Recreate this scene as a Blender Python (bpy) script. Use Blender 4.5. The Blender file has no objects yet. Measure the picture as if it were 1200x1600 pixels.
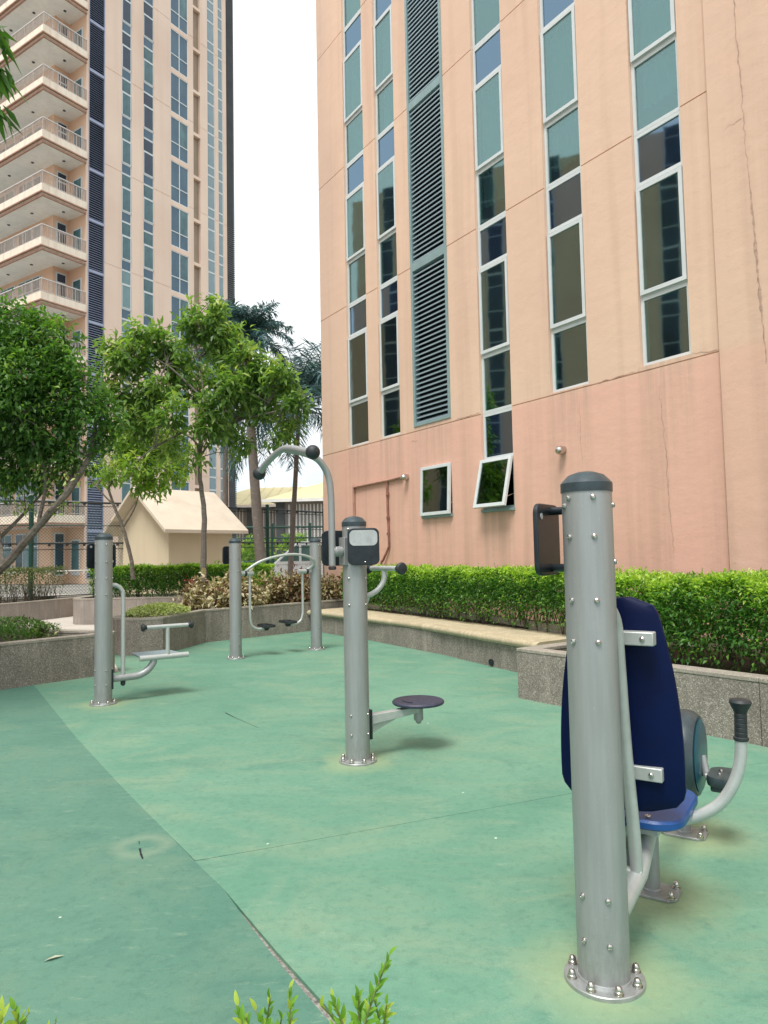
import bpy, bmesh, math, random
import numpy as np
from mathutils import Vector, Matrix
random.seed(7); RNG = np.random.default_rng(7)
S = bpy.context.scene; COL = S.collection
R = math.radians
# ------------------------------------------------------------------ camera
FPX, PITCH, ROLL, EYE = 1110.0, R(3.4), .02, 1.4
cp, sp, cr, sr = math.cos(PITCH), math.sin(PITCH), math.cos(ROLL), math.sin(ROLL)
CR = Vector((cr, sr*sp, -sr*cp)); CU = Vector((sr, -cr*sp, cr*cp)); CF = Vector((0, cp, sp))
cam = bpy.data.objects.new('camera', bpy.data.cameras.new('camera')); COL.objects.link(cam)
cam.matrix_world = Matrix(((CR.x, CU.x, -CF.x, 0), (CR.y, CU.y, -CF.y, 0), (CR.z, CU.z, -CF.z, EYE), (0, 0, 0, 1)))
cam.data.sensor_fit = 'HORIZONTAL'; cam.data.sensor_width = 36; cam.data.lens = 36*FPX/1200
cam.data.clip_start = .05; cam.data.clip_end = 3000
S.camera = cam
S.render.resolution_x = 768; S.render.resolution_y = 1024
# ------------------------------------------------------------------ world, sun, exposure
SUN_AZ, SUN_EL = R(204), R(64)          # azimuth clockwise from +Y (behind the camera, a little left)
W = bpy.data.worlds.new('World'); S.world = W; W.use_nodes = True
nt = W.node_tree; nt.nodes.clear()
def wn(t, **k):
    n = nt.nodes.new(t)
    for a, b in k.items(): setattr(n, a, b)
    return n
sky = wn('ShaderNodeTexSky', sky_type='NISHITA', sun_disc=False, sun_elevation=SUN_EL, sun_rotation=SUN_AZ, air_density=1.0, dust_density=1.5, ozone_density=1.5)
tc = wn('ShaderNodeTexCoord'); mp = wn('ShaderNodeMapping'); mp.inputs['Scale'].default_value = (1.2, 1.2, 4.5)
nz = wn('ShaderNodeTexNoise'); nz.inputs['Scale'].default_value = 2.3; nz.inputs['Detail'].default_value = 7; nz.inputs['Roughness'].default_value = .55
sx = wn('ShaderNodeSeparateXYZ'); nt.links.new(tc.outputs['Generated'], mp.inputs[0]); nt.links.new(mp.outputs[0], nz.inputs['Vector'])
nt.links.new(tc.outputs['Generated'], sx.inputs[0])
el = wn('ShaderNodeMapRange'); el.inputs['From Min'].default_value = .02; el.inputs['From Max'].default_value = .30; el.inputs['To Min'].default_value = -.10; el.inputs['To Max'].default_value = .42
nt.links.new(sx.outputs['Z'], el.inputs['Value'])
ad = wn('ShaderNodeMath', operation='ADD'); nt.links.new(nz.outputs['Fac'], ad.inputs[0]); nt.links.new(el.outputs[0], ad.inputs[1])
cl = wn('ShaderNodeMapRange'); cl.inputs['From Min'].default_value = .38; cl.inputs['From Max'].default_value = .72; cl.inputs['To Min'].default_value = .1
nt.links.new(ad.outputs[0], cl.inputs['Value'])
mx = wn('ShaderNodeMix', data_type='RGBA'); nt.links.new(cl.outputs[0], mx.inputs['Factor']); 
blu = wn('ShaderNodeMix', data_type='RGBA'); blu.inputs['Factor'].default_value = .75; nt.links.new(sky.outputs[0], blu.inputs['A']); blu.inputs['B'].default_value = (2.5, 3.9, 5.0, 1); nt.links.new(blu.outputs['Result'], mx.inputs['A'])
mx.inputs['B'].default_value = (5.6, 5.85, 6.0, 1)
bg = wn('ShaderNodeBackground'); bg.inputs['Strength'].default_value = .15; nt.links.new(mx.outputs['Result'], bg.inputs['Color'])
wo = wn('ShaderNodeOutputWorld'); nt.links.new(bg.outputs[0], wo.inputs[0])
sun = bpy.data.objects.new('sun', bpy.data.lights.new('sun', 'SUN')); COL.objects.link(sun)
sun.data.energy = 2.5; sun.data.angle = R(22); sun.data.color = (1, .95, .88)
sd = Vector((math.sin(SUN_AZ)*math.cos(SUN_EL), math.cos(SUN_AZ)*math.cos(SUN_EL), math.sin(SUN_EL)))
sun.rotation_euler = sd.to_track_quat('Z', 'Y').to_euler()
vs = S.view_settings; vs.view_transform = 'Standard'; vs.look = 'None'; vs.gamma = 1; vs.exposure = .54; vs.use_curve_mapping = False
# ------------------------------------------------------------------ survey helpers (measured photo points turned into places in the world)
def ray(px, py):
    return CR*((px-600)/FPX) - CU*((py-800)/FPX) + CF
def gp(px, py, z=0):
    d = ray(px, py); t = (z-EYE)/d.z; return Vector((d.x*t, d.y*t, z))
def at(px, py, Y):
    d = ray(px, py); t = Y/d.y; return Vector((d.x*t, Y, EYE+d.z*t))
# ------------------------------------------------------------------ materials
def lin(c):
    return tuple(((v/255+.055)/1.055)**2.4 if v > 10 else v/255/12.92 for v in c)
class Mat:
    def __init__(s, name):
        s.m = bpy.data.materials.new(name); s.m.use_nodes = True; s.t = s.m.node_tree; s.b = s.t.nodes['Principled BSDF']
        s.pos = None
    def n(s, t, ins=None, **k):
        o = s.t.nodes.new(t)
        for a, b in k.items(): setattr(o, a, b)
        for a, b in (ins or {}).items():
            if isinstance(b, bpy.types.NodeSocket): s.t.links.new(b, o.inputs[a])
            else: o.inputs[a].default_value = b
        return o
    def P(s, obj=True):
        if s.pos is None:
            s.pos = s.n('ShaderNodeTexCoord').outputs['Object'] if obj else s.n('ShaderNodeNewGeometry').outputs['Position']
        return s.pos
    def mapv(s, scale, rot=(0, 0, 0)): return s.n('ShaderNodeMapping', {'Vector': s.P(), 'Scale': scale, 'Rotation': rot}).outputs[0]
    def noise(s, scale, detail=4, rough=.5, vec=None, dist=0):
        return s.n('ShaderNodeTexNoise', {'Vector': vec if vec is not None else s.P(), 'Scale': scale, 'Detail': detail, 'Roughness': rough, 'Distortion': dist}).outputs['Fac']
    def vor(s, scale, vec=None, out='Distance'): return s.n('ShaderNodeTexVoronoi', {'Vector': vec if vec is not None else s.P(), 'Scale': scale}).outputs[out]
    def ramp(s, v, a, b, lo=0., hi=1.): return s.n('ShaderNodeMapRange', {'Value': v, 'From Min': a, 'From Max': b, 'To Min': lo, 'To Max': hi}).outputs[0]
    def math(s, op, a, b=0.): return s.n('ShaderNodeMath', {0: a, 1: b}, operation=op).outputs[0]
    def mix(s, f, a, b, mode='MIX'):
        c = lambda v: v if isinstance(v, bpy.types.NodeSocket) else (tuple(v)+(1,))[:4]
        return s.n('ShaderNodeMix', {'Factor': f, 'A': c(a), 'B': c(b)}, data_type='RGBA', blend_type=mode).outputs['Result']
    def set(s, **k):
        for a, b in k.items():
            i = s.b.inputs[a.replace('_', ' ')]
            if isinstance(b, bpy.types.NodeSocket): s.t.links.new(b, i)
            else: i.default_value = (tuple(b)+(1,))[:4] if isinstance(b, tuple) else b
        return s
    def bump(s, h, strength=.3, dist=.01):
        s.t.links.new(s.n('ShaderNodeBump', {'Height': h, 'Strength': strength, 'Distance': dist}).outputs[0], s.b.inputs['Normal']); return s
M = {}
def simple(name, c, rough=.5, metal=0., var=.12, scale=8., bump=0., bscale=60.):
    m = Mat(name); f = m.noise(scale, 5, .6)
    m.set(Base_Color=m.mix(m.ramp(f, .3, .7), tuple(v*(1-var) for v in c), tuple(min(1, v*(1+var)) for v in c)), Roughness=rough, Metallic=metal)
    if bump: m.bump(m.noise(bscale, 4), bump, .004)
    M[name] = m.m; return m
# grey powder-coated steel, with dust and faint runs
m = Mat('grey_steel')
runs = m.noise(5, 4, .6, m.mapv((9, 9, .6))); spk = m.noise(160, 2); big = m.noise(3.2, 5, .6)
c = m.mix(m.ramp(runs, .35, .75), (.315, .33, .335), (.37, .385, .39))
c = m.mix(m.ramp(big, .58, .75, 0, .5), c, (.42, .435, .425)); c = m.mix(m.ramp(spk, .68, .74, 0, .45), c, (.5, .52, .5))
zz = m.n('ShaderNodeSeparateXYZ', {0: m.P()}).outputs['Z']; sc = m.noise(16, 6, .8, m.mapv((1, 1, .45)))
c = m.mix(m.math('MULTIPLY', m.ramp(zz, .30, .02), m.ramp(sc, .42, .62, .05, .6)), c, (.20, .205, .18)); c = m.mix(m.ramp(sc, .66, .72, 0, .35), c, (.22, .23, .22))
m.set(Base_Color=c, Roughness=m.ramp(big, .3, .7, .33, .5), Metallic=.35).bump(m.noise(240, 2), .05, .002); M['grey_steel'] = m.m
simple('flange_steel', (.36, .38, .38), .42, .5, .18, 30, .1)
simple('light_steel', (.47, .50, .49), .42, .3, .08, 20)
simple('bolt_steel', (.55, .53, .5), .22, 1., .2, 90)
simple('black_plastic', (.012, .018, .024), .38, 0, .4, 20, .05, 120)
simple('cap_plastic', (.035, .055, .065), .36, 0, .35, 14, .08, 120)
simple('rubber_grip', (.02, .026, .03), .55, 0, .3, 40)
simple('navy_plastic', (.0008, .006, .042), .45, 0, .15, 10, .06, 150).set(Specular_IOR_Level=.15)
simple('seat_blue', (.010, .07, .26), .38, 0, .2, 10, .12, 160)
simple('teal_plastic', (.02, .09, .13), .3, 0, .25, 5)
simple('disc_plastic', (.035, .04, .075), .48, 0, .3, 30, .3, 200)
simple('sign_face', (.42, .44, .45), .35, 0, .12, 12)
simple('sign_print', (.33, .35, .36), .5, 0, .3, 60)
simple('white_frame', (.62, .66, .67), .4, 0, .06, 5)
simple('grey_frame', (.25, .36, .37), .45, .2, .1, 4)
simple('slat_metal', (.28, .37, .42), .45, .2, .14, 3)
simple('tower_slat', (.30, .34, .46), .5, .2, .1, 3)
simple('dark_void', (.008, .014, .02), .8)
simple('interior_dark', (.03, .035, .032), .9, 0, .4, 1.5)
simple('curtain', (.80, .84, .80), .9, 0, .15, 3)
simple('soil', (.045, .032, .022), .95, 0, .5, 20, .6, 40)
simple('path_concrete', (.50, .46, .41), .85, 0, .1, 1.5, .2, 60)
simple('sub_base', (.24, .23, .21), .95, 0, .6, 60, .9, 90)
simple('far_ground', (.22, .21, .19), .95, 0, .2, .4)
simple('fence_green', (.008, .055, .04), .4, 0, .2, 8)
simple('fence_black', (.015, .022, .022), .5, 0, .3, 8)
simple('wire_green', (.03, .075, .06), .5)
simple('white_paint', (.6, .6, .58), .5, 0, .1, 4)
simple('yellow_roof', (.62, .55, .30), .6, 0, .08, .8)
simple('shed_wall', (.27, .25, .235), .8, 0, .15, .6)
simple('shed_dark', (.07, .08, .085), .7, 0, .2, 1)
simple('van_paint', (.68, .70, .72), .3, 0, .04, 2)
simple('tyre', (.015, .015, .015), .8)
simple('rust_pipe', (.30, .13, .095), .7, .1, .4, 14, .3)
simple('pipe_paint', (.42, .24, .18), .7, 0, .25, 6)
simple('crack_dark', (.47, .31, .24), .95, 0, .35, 20)
simple('moulding', (.38, .235, .17), .8, 0, .2, 3)
simple('soffit', (.78, .79, .76), .8, 0, .08, 2)
simple('rail_metal', (.42, .34, .29), .5, .2, .2, 4)
simple('rail_top', (.58, .56, .54), .4, .2, .1, 4)
simple('dry_leaf', (.42, .45, .33), .7, 0, .2, 50)
# bark
def bark(name, a, b, ring=0.):
    m = Mat(name); v = m.mapv((3, 3, 30 if ring else 5)); f = m.noise(4, 6, .65, v); g = m.noise(9, 4, .6)
    c = m.mix(m.ramp(f, .35, .68), a, b); c = m.mix(m.ramp(g, .6, .72, 0, .6), c, tuple(x*1.5 for x in b))
    m.set(Base_Color=c, Roughness=.9).bump(f, .7, .012); M[name] = m.m
bark('bark_grey', (.09, .075, .06), (.21, .185, .155)); bark('bark_palm', (.10, .085, .075), (.24, .21, .185), 1); bark('bark_dark', (.055, .045, .032), (.13, .105, .08))
bark('palm_orange', (.20, .06, .02), (.34, .13, .05), 1)
# leaves: each leaf has its own colour (attribute 'tint'), thin and translucent
def leafmat(name, ramp, rough=.38, trans=.42):
    m = Mat(name); a = m.n('ShaderNodeAttribute', attribute_name='tint').outputs['Fac']
    cr_ = m.n('ShaderNodeValToRGB', {'Fac': a}); e = cr_.color_ramp.elements
    while len(e) < len(ramp): e.new(.5)
    for i, (p, c) in enumerate(ramp): e[i].position = p; e[i].color = c+(1,)
    base = cr_.outputs[0]
    m.set(Base_Color=base, Roughness=rough, Specular_IOR_Level=.35)
    tr = m.n('ShaderNodeBsdfTranslucent', {'Color': m.mix(1., base, (1.25, 1.4, .5), 'MULTIPLY')})
    ms = m.n('ShaderNodeMixShader', {0: trans, 1: m.b.outputs[0], 2: tr.outputs[0]})
    m.t.links.new(ms.outputs[0], m.t.nodes['Material Output'].inputs[0]); M[name] = m.m
leafmat('leaf_dense', [(0, (0.049, 0.116, 0.035)), (.5, (0.094, 0.223, 0.050)), (.85, (0.200, 0.370, 0.074)), (1, (0.371, 0.505, 0.127))])
leafmat('leaf_mango', [(0, (0.077, 0.156, 0.042)), (.5, (0.165, 0.296, 0.074)), (.85, (0.291, 0.437, 0.116)), (1, (0.503, 0.562, 0.213))])
leafmat('leaf_light', [(0, (0.110, 0.225, 0.035)), (.5, (0.239, 0.402, 0.070)), (1, (0.478, 0.596, 0.141))])
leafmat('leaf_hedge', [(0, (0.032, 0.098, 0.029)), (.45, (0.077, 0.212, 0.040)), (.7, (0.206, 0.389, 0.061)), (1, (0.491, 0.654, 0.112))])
leafmat('leaf_sparse', [(0, (.04, .07, .025)), (.5, (.10, .15, .05)), (.8, (.20, .20, .10)), (1, (.28, .22, .13))])
leafmat('leaf_palm', [(0, (0.032, 0.090, 0.122)), (.6, (0.080, 0.190, 0.201)), (1, (0.203, 0.341, 0.316))], .35, .12)
leafmat('leaf_croton', [(0, (0.057, 0.077, 0.034)), (.3, (0.184, 0.039, 0.034)), (.42, (0.172, 0.154, 0.069)), (.62, (0.391, 0.308, 0.172)), (.8, (0.552, 0.484, 0.310)), (1, (0.632, 0.583, 0.414))], .5, .2)
leafmat('leaf_lime', [(0, (.20, .28, .07)), (.5, (.42, .50, .16)), (1, (.62, .66, .34))], .5, .25)
leafmat('leaf_red', [(0, (.10, .02, .015)), (.5, (.25, .06, .03)), (1, (.36, .20, .07))], .5, .25)
leafmat('leaf_ground', [(0, (0.028, 0.078, 0.017)), (.5, (0.070, 0.169, 0.031)), (.9, (0.182, 0.312, 0.056)), (1, (0.630, 0.546, 0.476))])
leafmat('leaf_sprig', [(0, (.10, .26, .03)), (.5, (.20, .40, .05)), (1, (.46, .56, .09))], .4, .4)
# coarse washed-pebble render of planters and bench
def wash(name, a, b, d, topc=None):
    m = Mat(name); v = m.vor(150, out='Color'); s = m.n('ShaderNodeSeparateColor', {0: v}).outputs[0]
    g = m.noise(2.2, 5, .65); st = m.noise(3, 4, .6, m.mapv((4, 4, .5)))
    c = m.mix(s, a, b); c = m.mix(m.ramp(s, .86, .97), c, d)
    c = m.mix(m.ramp(g, .35, .7, 0, .45), c, tuple(x*.55 for x in a)); c = m.mix(m.ramp(st, .5, .75, 0, .4), c, tuple(x*1.35 for x in b))
    m.set(Base_Color=c, Roughness=.9).bump(m.vor(150), .5, .004); M[name] = m.m
wash('washed_stone', (.155, .135, .115), (.36, .325, .28), (.54, .50, .45))
wash('washed_smooth', (.26, .225, .20), (.37, .33, .30), (.38, .34, .30))
wash('bench_stone', (.40, .33, .21), (.56, .48, .33), (.66, .60, .46))
wash('coping_stone', (.27, .24, .20), (.40, .36, .31), (.52, .48, .42))
# painted render of the pink building (object space: x along wall, z up)
m = Mat('pink_render'); P_ = m.P(); sep = m.n('ShaderNodeSeparateXYZ', {0: P_}); Z = sep.outputs['Z']; X = sep.outputs['X']
big = m.noise(.33, 5, .6); streak = m.noise(1.6, 6, .6, m.mapv((1.6, 1.6, .07))); fine = m.noise(7, 6, .65); patch = m.noise(.9, 3, .5)
upper = m.mix(m.ramp(big, .35, .65), (.71, .495, .38), (.77, .55, .415)); lower = m.mix(m.ramp(big, .3, .7), (.72, .425, .34), (.78, .48, .375))
edge = m.math('ADD', Z, m.ramp(fine, 0, 1, -.04, .04)); c = m.mix(m.ramp(edge, 3.5, 3.62), lower, upper)
c = m.mix(m.ramp(m.math('ADD', X, m.ramp(big, 0, 1, -.6, .6)), -13.4, -12.6, .55, 0), c, (.60, .44, .35))
c = m.mix(m.ramp(X, -4.42, -4.4, 0, .5), c, (.69, .48, .37))
c = m.mix(m.ramp(streak, .52, .78, 0, .38), c, (.42, .27, .20)); c = m.mix(m.ramp(patch, .6, .7, 0, .22), c, (.70, .46, .34))
c = m.mix(m.ramp(fine, .6, .8, 0, .25), c, (.46, .31, .23))
foot = m.math('MULTIPLY', m.ramp(Z, 3.5, 1.0), m.ramp(streak, .45, .6)); c = m.mix(m.math('MULTIPLY', foot, .28), c, (.40, .27, .20))
drip = m.noise(3.2, 5, .7, m.mapv((3.0, 3.0, .10))); tot = None
for xa, xb, zt in ((-12.5, -11.72, 3.6), (-11.3, -10.62, 3.6), (-10.18, -9.14, 3.65), (-8.4, -7.7, 2.06), (-6.92, -6.24, 3.6), (-5.43, -4.75, 3.63), (-9.97, -9.16, 2.05)):
    q = m.math('MULTIPLY', m.ramp(X, xa-.06, xa+.02), m.ramp(X, xb+.06, xb-.02)); q = m.math('MULTIPLY', q, m.math('MULTIPLY', m.ramp(Z, zt-1.7, zt), m.ramp(Z, zt+.01, zt)))
    tot = q if tot is None else m.math('MAXIMUM', tot, q)
c = m.mix(m.math('MULTIPLY', tot, m.ramp(drip, .42, .68, .08, .6)), c, (.42, .30, .24))
h = m.math('ADD', m.noise(2.6, 5, .6, m.mapv((1, 1, 1.6))), m.math('MULTIPLY', m.noise(60, 4, .6), .12))
m.set(Base_Color=c, Roughness=.82, Specular_IOR_Level=.25).bump(h, .16, .05); M['pink_render'] = m.m
m = Mat('tower_render'); streak = m.noise(1.0, 5, .6, m.mapv((1.2, 1.2, .05))); big = m.noise(.2, 4)
c = m.mix(m.ramp(big, .35, .65), (.68, .52, .42), (.75, .60, .49)); c = m.mix(m.ramp(streak, .5, .78, 0, .35), c, (.47, .34, .25))
m.set(Base_Color=c, Roughness=.85).bump(m.noise(30, 4), .1, .01); M['tower_render'] = m.m
m = Mat('tower_recess'); c = m.mix(m.ramp(m.noise(.5, 4), .35, .65), (.70, .47, .33), (.76, .53, .38)); m.set(Base_Color=c, Roughness=.85); M['tower_recess'] = m.m
m = Mat('balcony_render'); st = m.noise(2, 5, .6, m.mapv((2, 2, .4))); c = m.mix(m.ramp(st, .45, .75), (.80, .71, .59), (.66, .55, .43)); m.set(Base_Color=c, Roughness=.85); M['balcony_render'] = m.m
m = Mat('slot_wall'); m.set(Base_Color=m.mix(m.ramp(m.noise(1, 4), .3, .7), (.30, .24, .18), (.36, .29, .22)), Roughness=.9); M['slot_wall'] = m.m
m = Mat('hut_render'); st = m.noise(1.6, 5, .6, m.mapv((2, 2, .35))); c = m.mix(m.ramp(st, .42, .9), (.66, .57, .41), (.60, .51, .36)); m.set(Base_Color=c, Roughness=.85).bump(m.noise(40, 4), .12, .01); M['hut_render'] = m.m
m = Mat('hut_roof'); st = m.noise(2.2, 6, .6); c = m.mix(m.ramp(st, .4, .8), (.68, .60, .49), (.58, .50, .40)); m.set(Base_Color=c, Roughness=.8).bump(m.noise(20, 4), .15, .01); M['hut_roof'] = m.m
# glass
def glass(name, tint, body, fac, wob=.02, wscale=1.2):
    m = Mat(name); b = m.n('ShaderNodeBump', {'Height': m.noise(wscale, 2), 'Strength': wob, 'Distance': .05}).outputs[0]
    g = m.n('ShaderNodeBsdfGlossy', {'Color': tint+(1,), 'Roughness': .03, 'Normal': b}).outputs[0]
    t = m.n('ShaderNodeBsdfTransparent', {'Color': body+(1,)}).outputs[0]
    lw = m.n('ShaderNodeLayerWeight', {'Blend': .35}).outputs['Fresnel']
    ms = m.n('ShaderNodeMixShader', {0: m.ramp(lw, 0, 1, fac, .8), 1: t, 2: g})
    m.t.links.new(ms.outputs[0], m.t.nodes['Material Output'].inputs[0]); M[name] = m.m
glass('glass_teal', (.52, .68, .68), (.55, .80, .77), .24); glass('glass_low', (.42, .54, .51), (.38, .50, .46), .24)
glass('glass_blue', (.42, .62, .80), (.09, .20, .28), .34)
def gloss(name, c, rough, spec, wob=.1, c2=None):
    m = Mat(name); f = m.noise(1.1, 4, .6, m.mapv((1, 1, .5)))
    m.set(Base_Color=m.mix(m.ramp(f, .35, .65), c, c2 or tuple(x*1.8 for x in c)), Roughness=rough, Specular_IOR_Level=spec*.4, Coat_Weight=.25, Coat_Roughness=.03).bump(m.noise(.7, 2), wob, .08); M[name] = m.m
gloss('tower_glass', (.035, .085, .10), .1, .9, .1, (.10, .20, .22)); gloss('tower_glass_pale', (.12, .22, .24), .12, .8, .1, (.20, .30, .31))
gloss('tower_glass_dark', (.02, .035, .055), .08, .9); gloss('tower_glass_blue', (.05, .10, .15), .06, .9, .12, (.07, .14, .19)); gloss('sky_glass', (.16, .24, .27), .08, 1., .12, (.24, .33, .36))
gloss('car_glass', (.05, .10, .09), .08, .8)
# green rubber floor
def rubber(name, a, b, y, dk):
    m = Mat(name); m.P(False)
    w = m.noise(.55, 5, .6, m.mapv((1, 1, 1), (0, 0, .5)), .6); s = m.noise(1.6, 6, .65, m.mapv((.8, 1.3, 1), (0, 0, .9)), 1.2); f = m.noise(5, 6, .7); g = m.noise(190, 3, .7)
    c = m.mix(m.ramp(w, .40, .60), a, b); c = m.mix(m.ramp(s, .46, .66, 0, .7), c, y); c = m.mix(m.ramp(m.noise(2.3, 7, .75, m.mapv((.7, 1.25, 1), (0, 0, .35)), .8), .52, .72, 0, .7), c, dk); c = m.mix(m.ramp(m.noise(.9, 5, .6, m.mapv((1, .6, 1), (0, 0, -.5))), .54, .74, 0, .6), c, dk)
    c = m.mix(m.ramp(f, .56, .74, 0, .4), c, tuple(x*.85 for x in dk)); md = m.noise(26, 6, .75, None, .4); c = m.mix(m.ramp(md, .50, .70, 0, .38), c, tuple(x*.62 for x in dk)); c = m.mix(m.ramp(m.noise(14, 7, .8, m.mapv((.5, 1.6, 1), (0, 0, .7))), .56, .70, 0, .4), c, (.36, .46, .34)); c = m.mix(m.ramp(g, .3, .75, 0, .45), c, tuple(x*.5 for x in a)); c = m.mix(m.ramp(g, .62, .8, 0, .18), c, (.5, .6, .5))
    near = None
    for (x, yy, r) in ((.69, 2.41, .34), (-.21, 4.92, .32), (1.07, 3.0, .36), (1.45, 3.58, .36), (-2.77, 7.01, .3)):
        d = m.n('ShaderNodeVectorMath', {0: m.P(), 1: (x, yy, 0)}, operation='DISTANCE').outputs['Value']
        q = m.ramp(m.math('ADD', d, m.ramp(f, 0, 1, -.22, .22)), r*.45, r, 1, 0)
        near = q if near is None else m.math('MAXIMUM', near, q)
    c = m.mix(m.math('MULTIPLY', m.math('MULTIPLY', near, m.ramp(f, .3, .6, .3, 1)), .5), c, (.40, .43, .22))
    v = m.n('ShaderNodeTexVoronoi', {'Vector': m.P(), 'Scale': 2.6, 'Randomness': 1.}); vd = m.math('ADD', v.outputs['Distance'], m.ramp(m.noise(30, 3), 0, 1, -.02, .02))
    c = m.mix(m.ramp(vd, .014, .022, .85, 0), c, (.62, .72, .62))
    v2 = m.vor(4.3, m.mapv((1.3, .8, 1), (0, 0, 1.1))); c = m.mix(m.ramp(v2, .012, .02, .7, 0), c, (.05, .09, .07))
    d = m.n('ShaderNodeVectorMath', {0: m.mapv((1, 1, 1)), 1: (-1.22, 3.56, 0)}, operation='DISTANCE').outputs['Value']
    ringd = m.math('ABSOLUTE', m.math('SUBTRACT', m.math('ADD', d, m.ramp(f, 0, 1, -.06, .06)), .11)); c = m.mix(m.ramp(ringd, .0, .07, .3, 0), c, (.30, .36, .25))
    hh = m.math('ADD', m.math('MULTIPLY', g, .15), m.noise(1.3, 3)); m.set(Base_Color=c, Roughness=m.ramp(s, .3, .7, .62, .8), Specular_IOR_Level=.3).bump(hh, .22, .015); M[name] = m.m
rubber('rubber_light', (.125, .29, .205), (.175, .345, .245), (.235, .345, .235), (.085, .225, .17))
rubber('rubber_dark', (.09, .22, .165), (.12, .255, .19), (.155, .265, .19), (.065, .175, .14))
# ------------------------------------------------------------------ mesh builder
class MB:
    def __init__(s): s.v = []; s.f = []; s.mi = []; s.cur = 0
    def add(s, vs, fs):
        o = len(s.v); s.v += [tuple(v) for v in vs]; s.f += [tuple(i+o for i in f) for f in fs]; s.mi += [s.cur]*len(fs); return s
    def box(s, c, d, ax=None, ay=None):
        c = Vector(c); ax = Vector(ax).normalized() if ax is not None else Vector((1, 0, 0)); ay = Vector(ay).normalized() if ay is not None else (Vector((0, 1, 0)) if ax.x > .99 else Vector((0, 0, 1)).cross(ax).normalized())
        az = ax.cross(ay); hx, hy, hz = (q/2 for q in d)
        vs_ = [c+ax*i*hx+ay*j*hy+az*k*hz for k in (-1, 1) for j in (-1, 1) for i in (-1, 1)]
        return s.add(vs_, [(0, 2, 3, 1), (4, 5, 7, 6), (0, 1, 5, 4), (2, 6, 7, 3), (0, 4, 6, 2), (1, 3, 7, 5)])
    def bx(s, x0, x1, y0, y1, z0, z1): return s.box(((x0+x1)/2, (y0+y1)/2, (z0+z1)/2), (x1-x0, y1-y0, z1-z0))
    def tube(s, pts, r, seg=12, caps=True):
        pts = [Vector(p) for p in pts]; n = len(pts); rs = r if isinstance(r, (list, tuple)) else [r]*n
        t = (pts[1]-pts[0]).normalized(); a = t.cross(Vector((0, 0, 1))); a = a.normalized() if a.length > .1 else Vector((1, 0, 0)); vs_ = []
        for i, p in enumerate(pts):
            tt = ((pts[min(i+1, n-1)]-p).normalized()+(p-pts[max(i-1, 0)]).normalized()).normalized() if 0 < i < n-1 else ((pts[1]-pts[0]) if i == 0 else (pts[-1]-pts[-2])).normalized()
            a = (a-tt*a.dot(tt)).normalized(); b = tt.cross(a)
            vs_ += [p+(a*math.cos(2*math.pi*k/seg)+b*math.sin(2*math.pi*k/seg))*rs[i] for k in range(seg)]
        fs = [(i*seg+k, i*seg+(k+1) % seg, (i+1)*seg+(k+1) % seg, (i+1)*seg+k) for i in range(n-1) for k in range(seg)]
        if caps: fs += [tuple(range(seg))[::-1], tuple((n-1)*seg+k for k in range(seg))]
        return s.add(vs_, fs)
    def cyl(s, a, b, r, seg=20, r2=None): return s.tube([a, b], [r, r if r2 is None else r2], seg)
    def lathe(s, prof, c=(0, 0, 0), seg=32, ax=(0, 0, 1)):
        ax = Vector(ax).normalized(); a = ax.cross(Vector((0, 0, 1))); a = a.normalized() if a.length > .1 else Vector((1, 0, 0)); b = ax.cross(a); c = Vector(c)
        vs_ = [c+ax*z+(a*math.cos(2*math.pi*k/seg)+b*math.sin(2*math.pi*k/seg))*r for (r, z) in prof for k in range(seg)]; n = len(prof)
        fs = [(i*seg+k, i*seg+(k+1) % seg, (i+1)*seg+(k+1) % seg, (i+1)*seg+k) for i in range(n-1) for k in range(seg)]
        return s.add(vs_, fs+[tuple(range(seg))[::-1], tuple((n-1)*seg+k for k in range(seg))])
    def prism(s, poly, z0, z1):
        n = len(poly); return s.add([(p[0], p[1], z0) for p in poly]+[(p[0], p[1], z1) for p in poly], [tuple(range(n))[::-1], tuple(range(n, 2*n))]+[(i, (i+1) % n, n+(i+1) % n, n+i) for i in range(n)])
    def slab(s, outline, o, ax, ay, th):     # outline in plane (ax, ay) at o, thickness th along ax x ay
        ax, ay, o = Vector(ax), Vector(ay), Vector(o); az = ax.cross(ay).normalized(); n = len(outline)
        A = [o+ax*p[0]+ay*p[1] for p in outline]; B = [q+az*th for q in A]
        return s.add(A+B, [tuple(range(n))[::-1], tuple(range(n, 2*n))]+[(i, (i+1) % n, n+(i+1) % n, n+i) for i in range(n)])
    def mesh(s, name, mats, smooth=True, angle=35):
        me = bpy.data.meshes.new(name); me.from_pydata(s.v, [], s.f)
        for q in (mats if isinstance(mats, (list, tuple)) else [mats]): me.materials.append(M[q])
        if s.mi and max(s.mi): me.polygons.foreach_set('material_index', s.mi)
        me.update()
        bm = bmesh.new(); bm.from_mesh(me); bmesh.ops.recalc_face_normals(bm, faces=bm.faces); bm.to_mesh(me); bm.free()
        if smooth: me.shade_smooth(); me.set_sharp_from_angle(angle=R(angle))
        return me
    def build(s, name, mats, parent=None, world=False, bevel=0, smooth=True, angle=35):
        me = s.mesh(name, mats, smooth, angle); return link(name, me, parent, world, bevel)
def link(name, me, parent=None, world=False, bevel=0):
    o = bpy.data.objects.new(name, me); COL.objects.link(o)
    if parent is not None:
        o.parent = parent
        if world: o.location = -parent.location if parent.parent is None else -(parent.location+parent.parent.location)
    if bevel:
        b = o.modifiers.new('bevel', 'BEVEL'); b.width = bevel; b.segments = 2; b.limit_method = 'ANGLE'; b.angle_limit = R(40)
    return o
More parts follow.
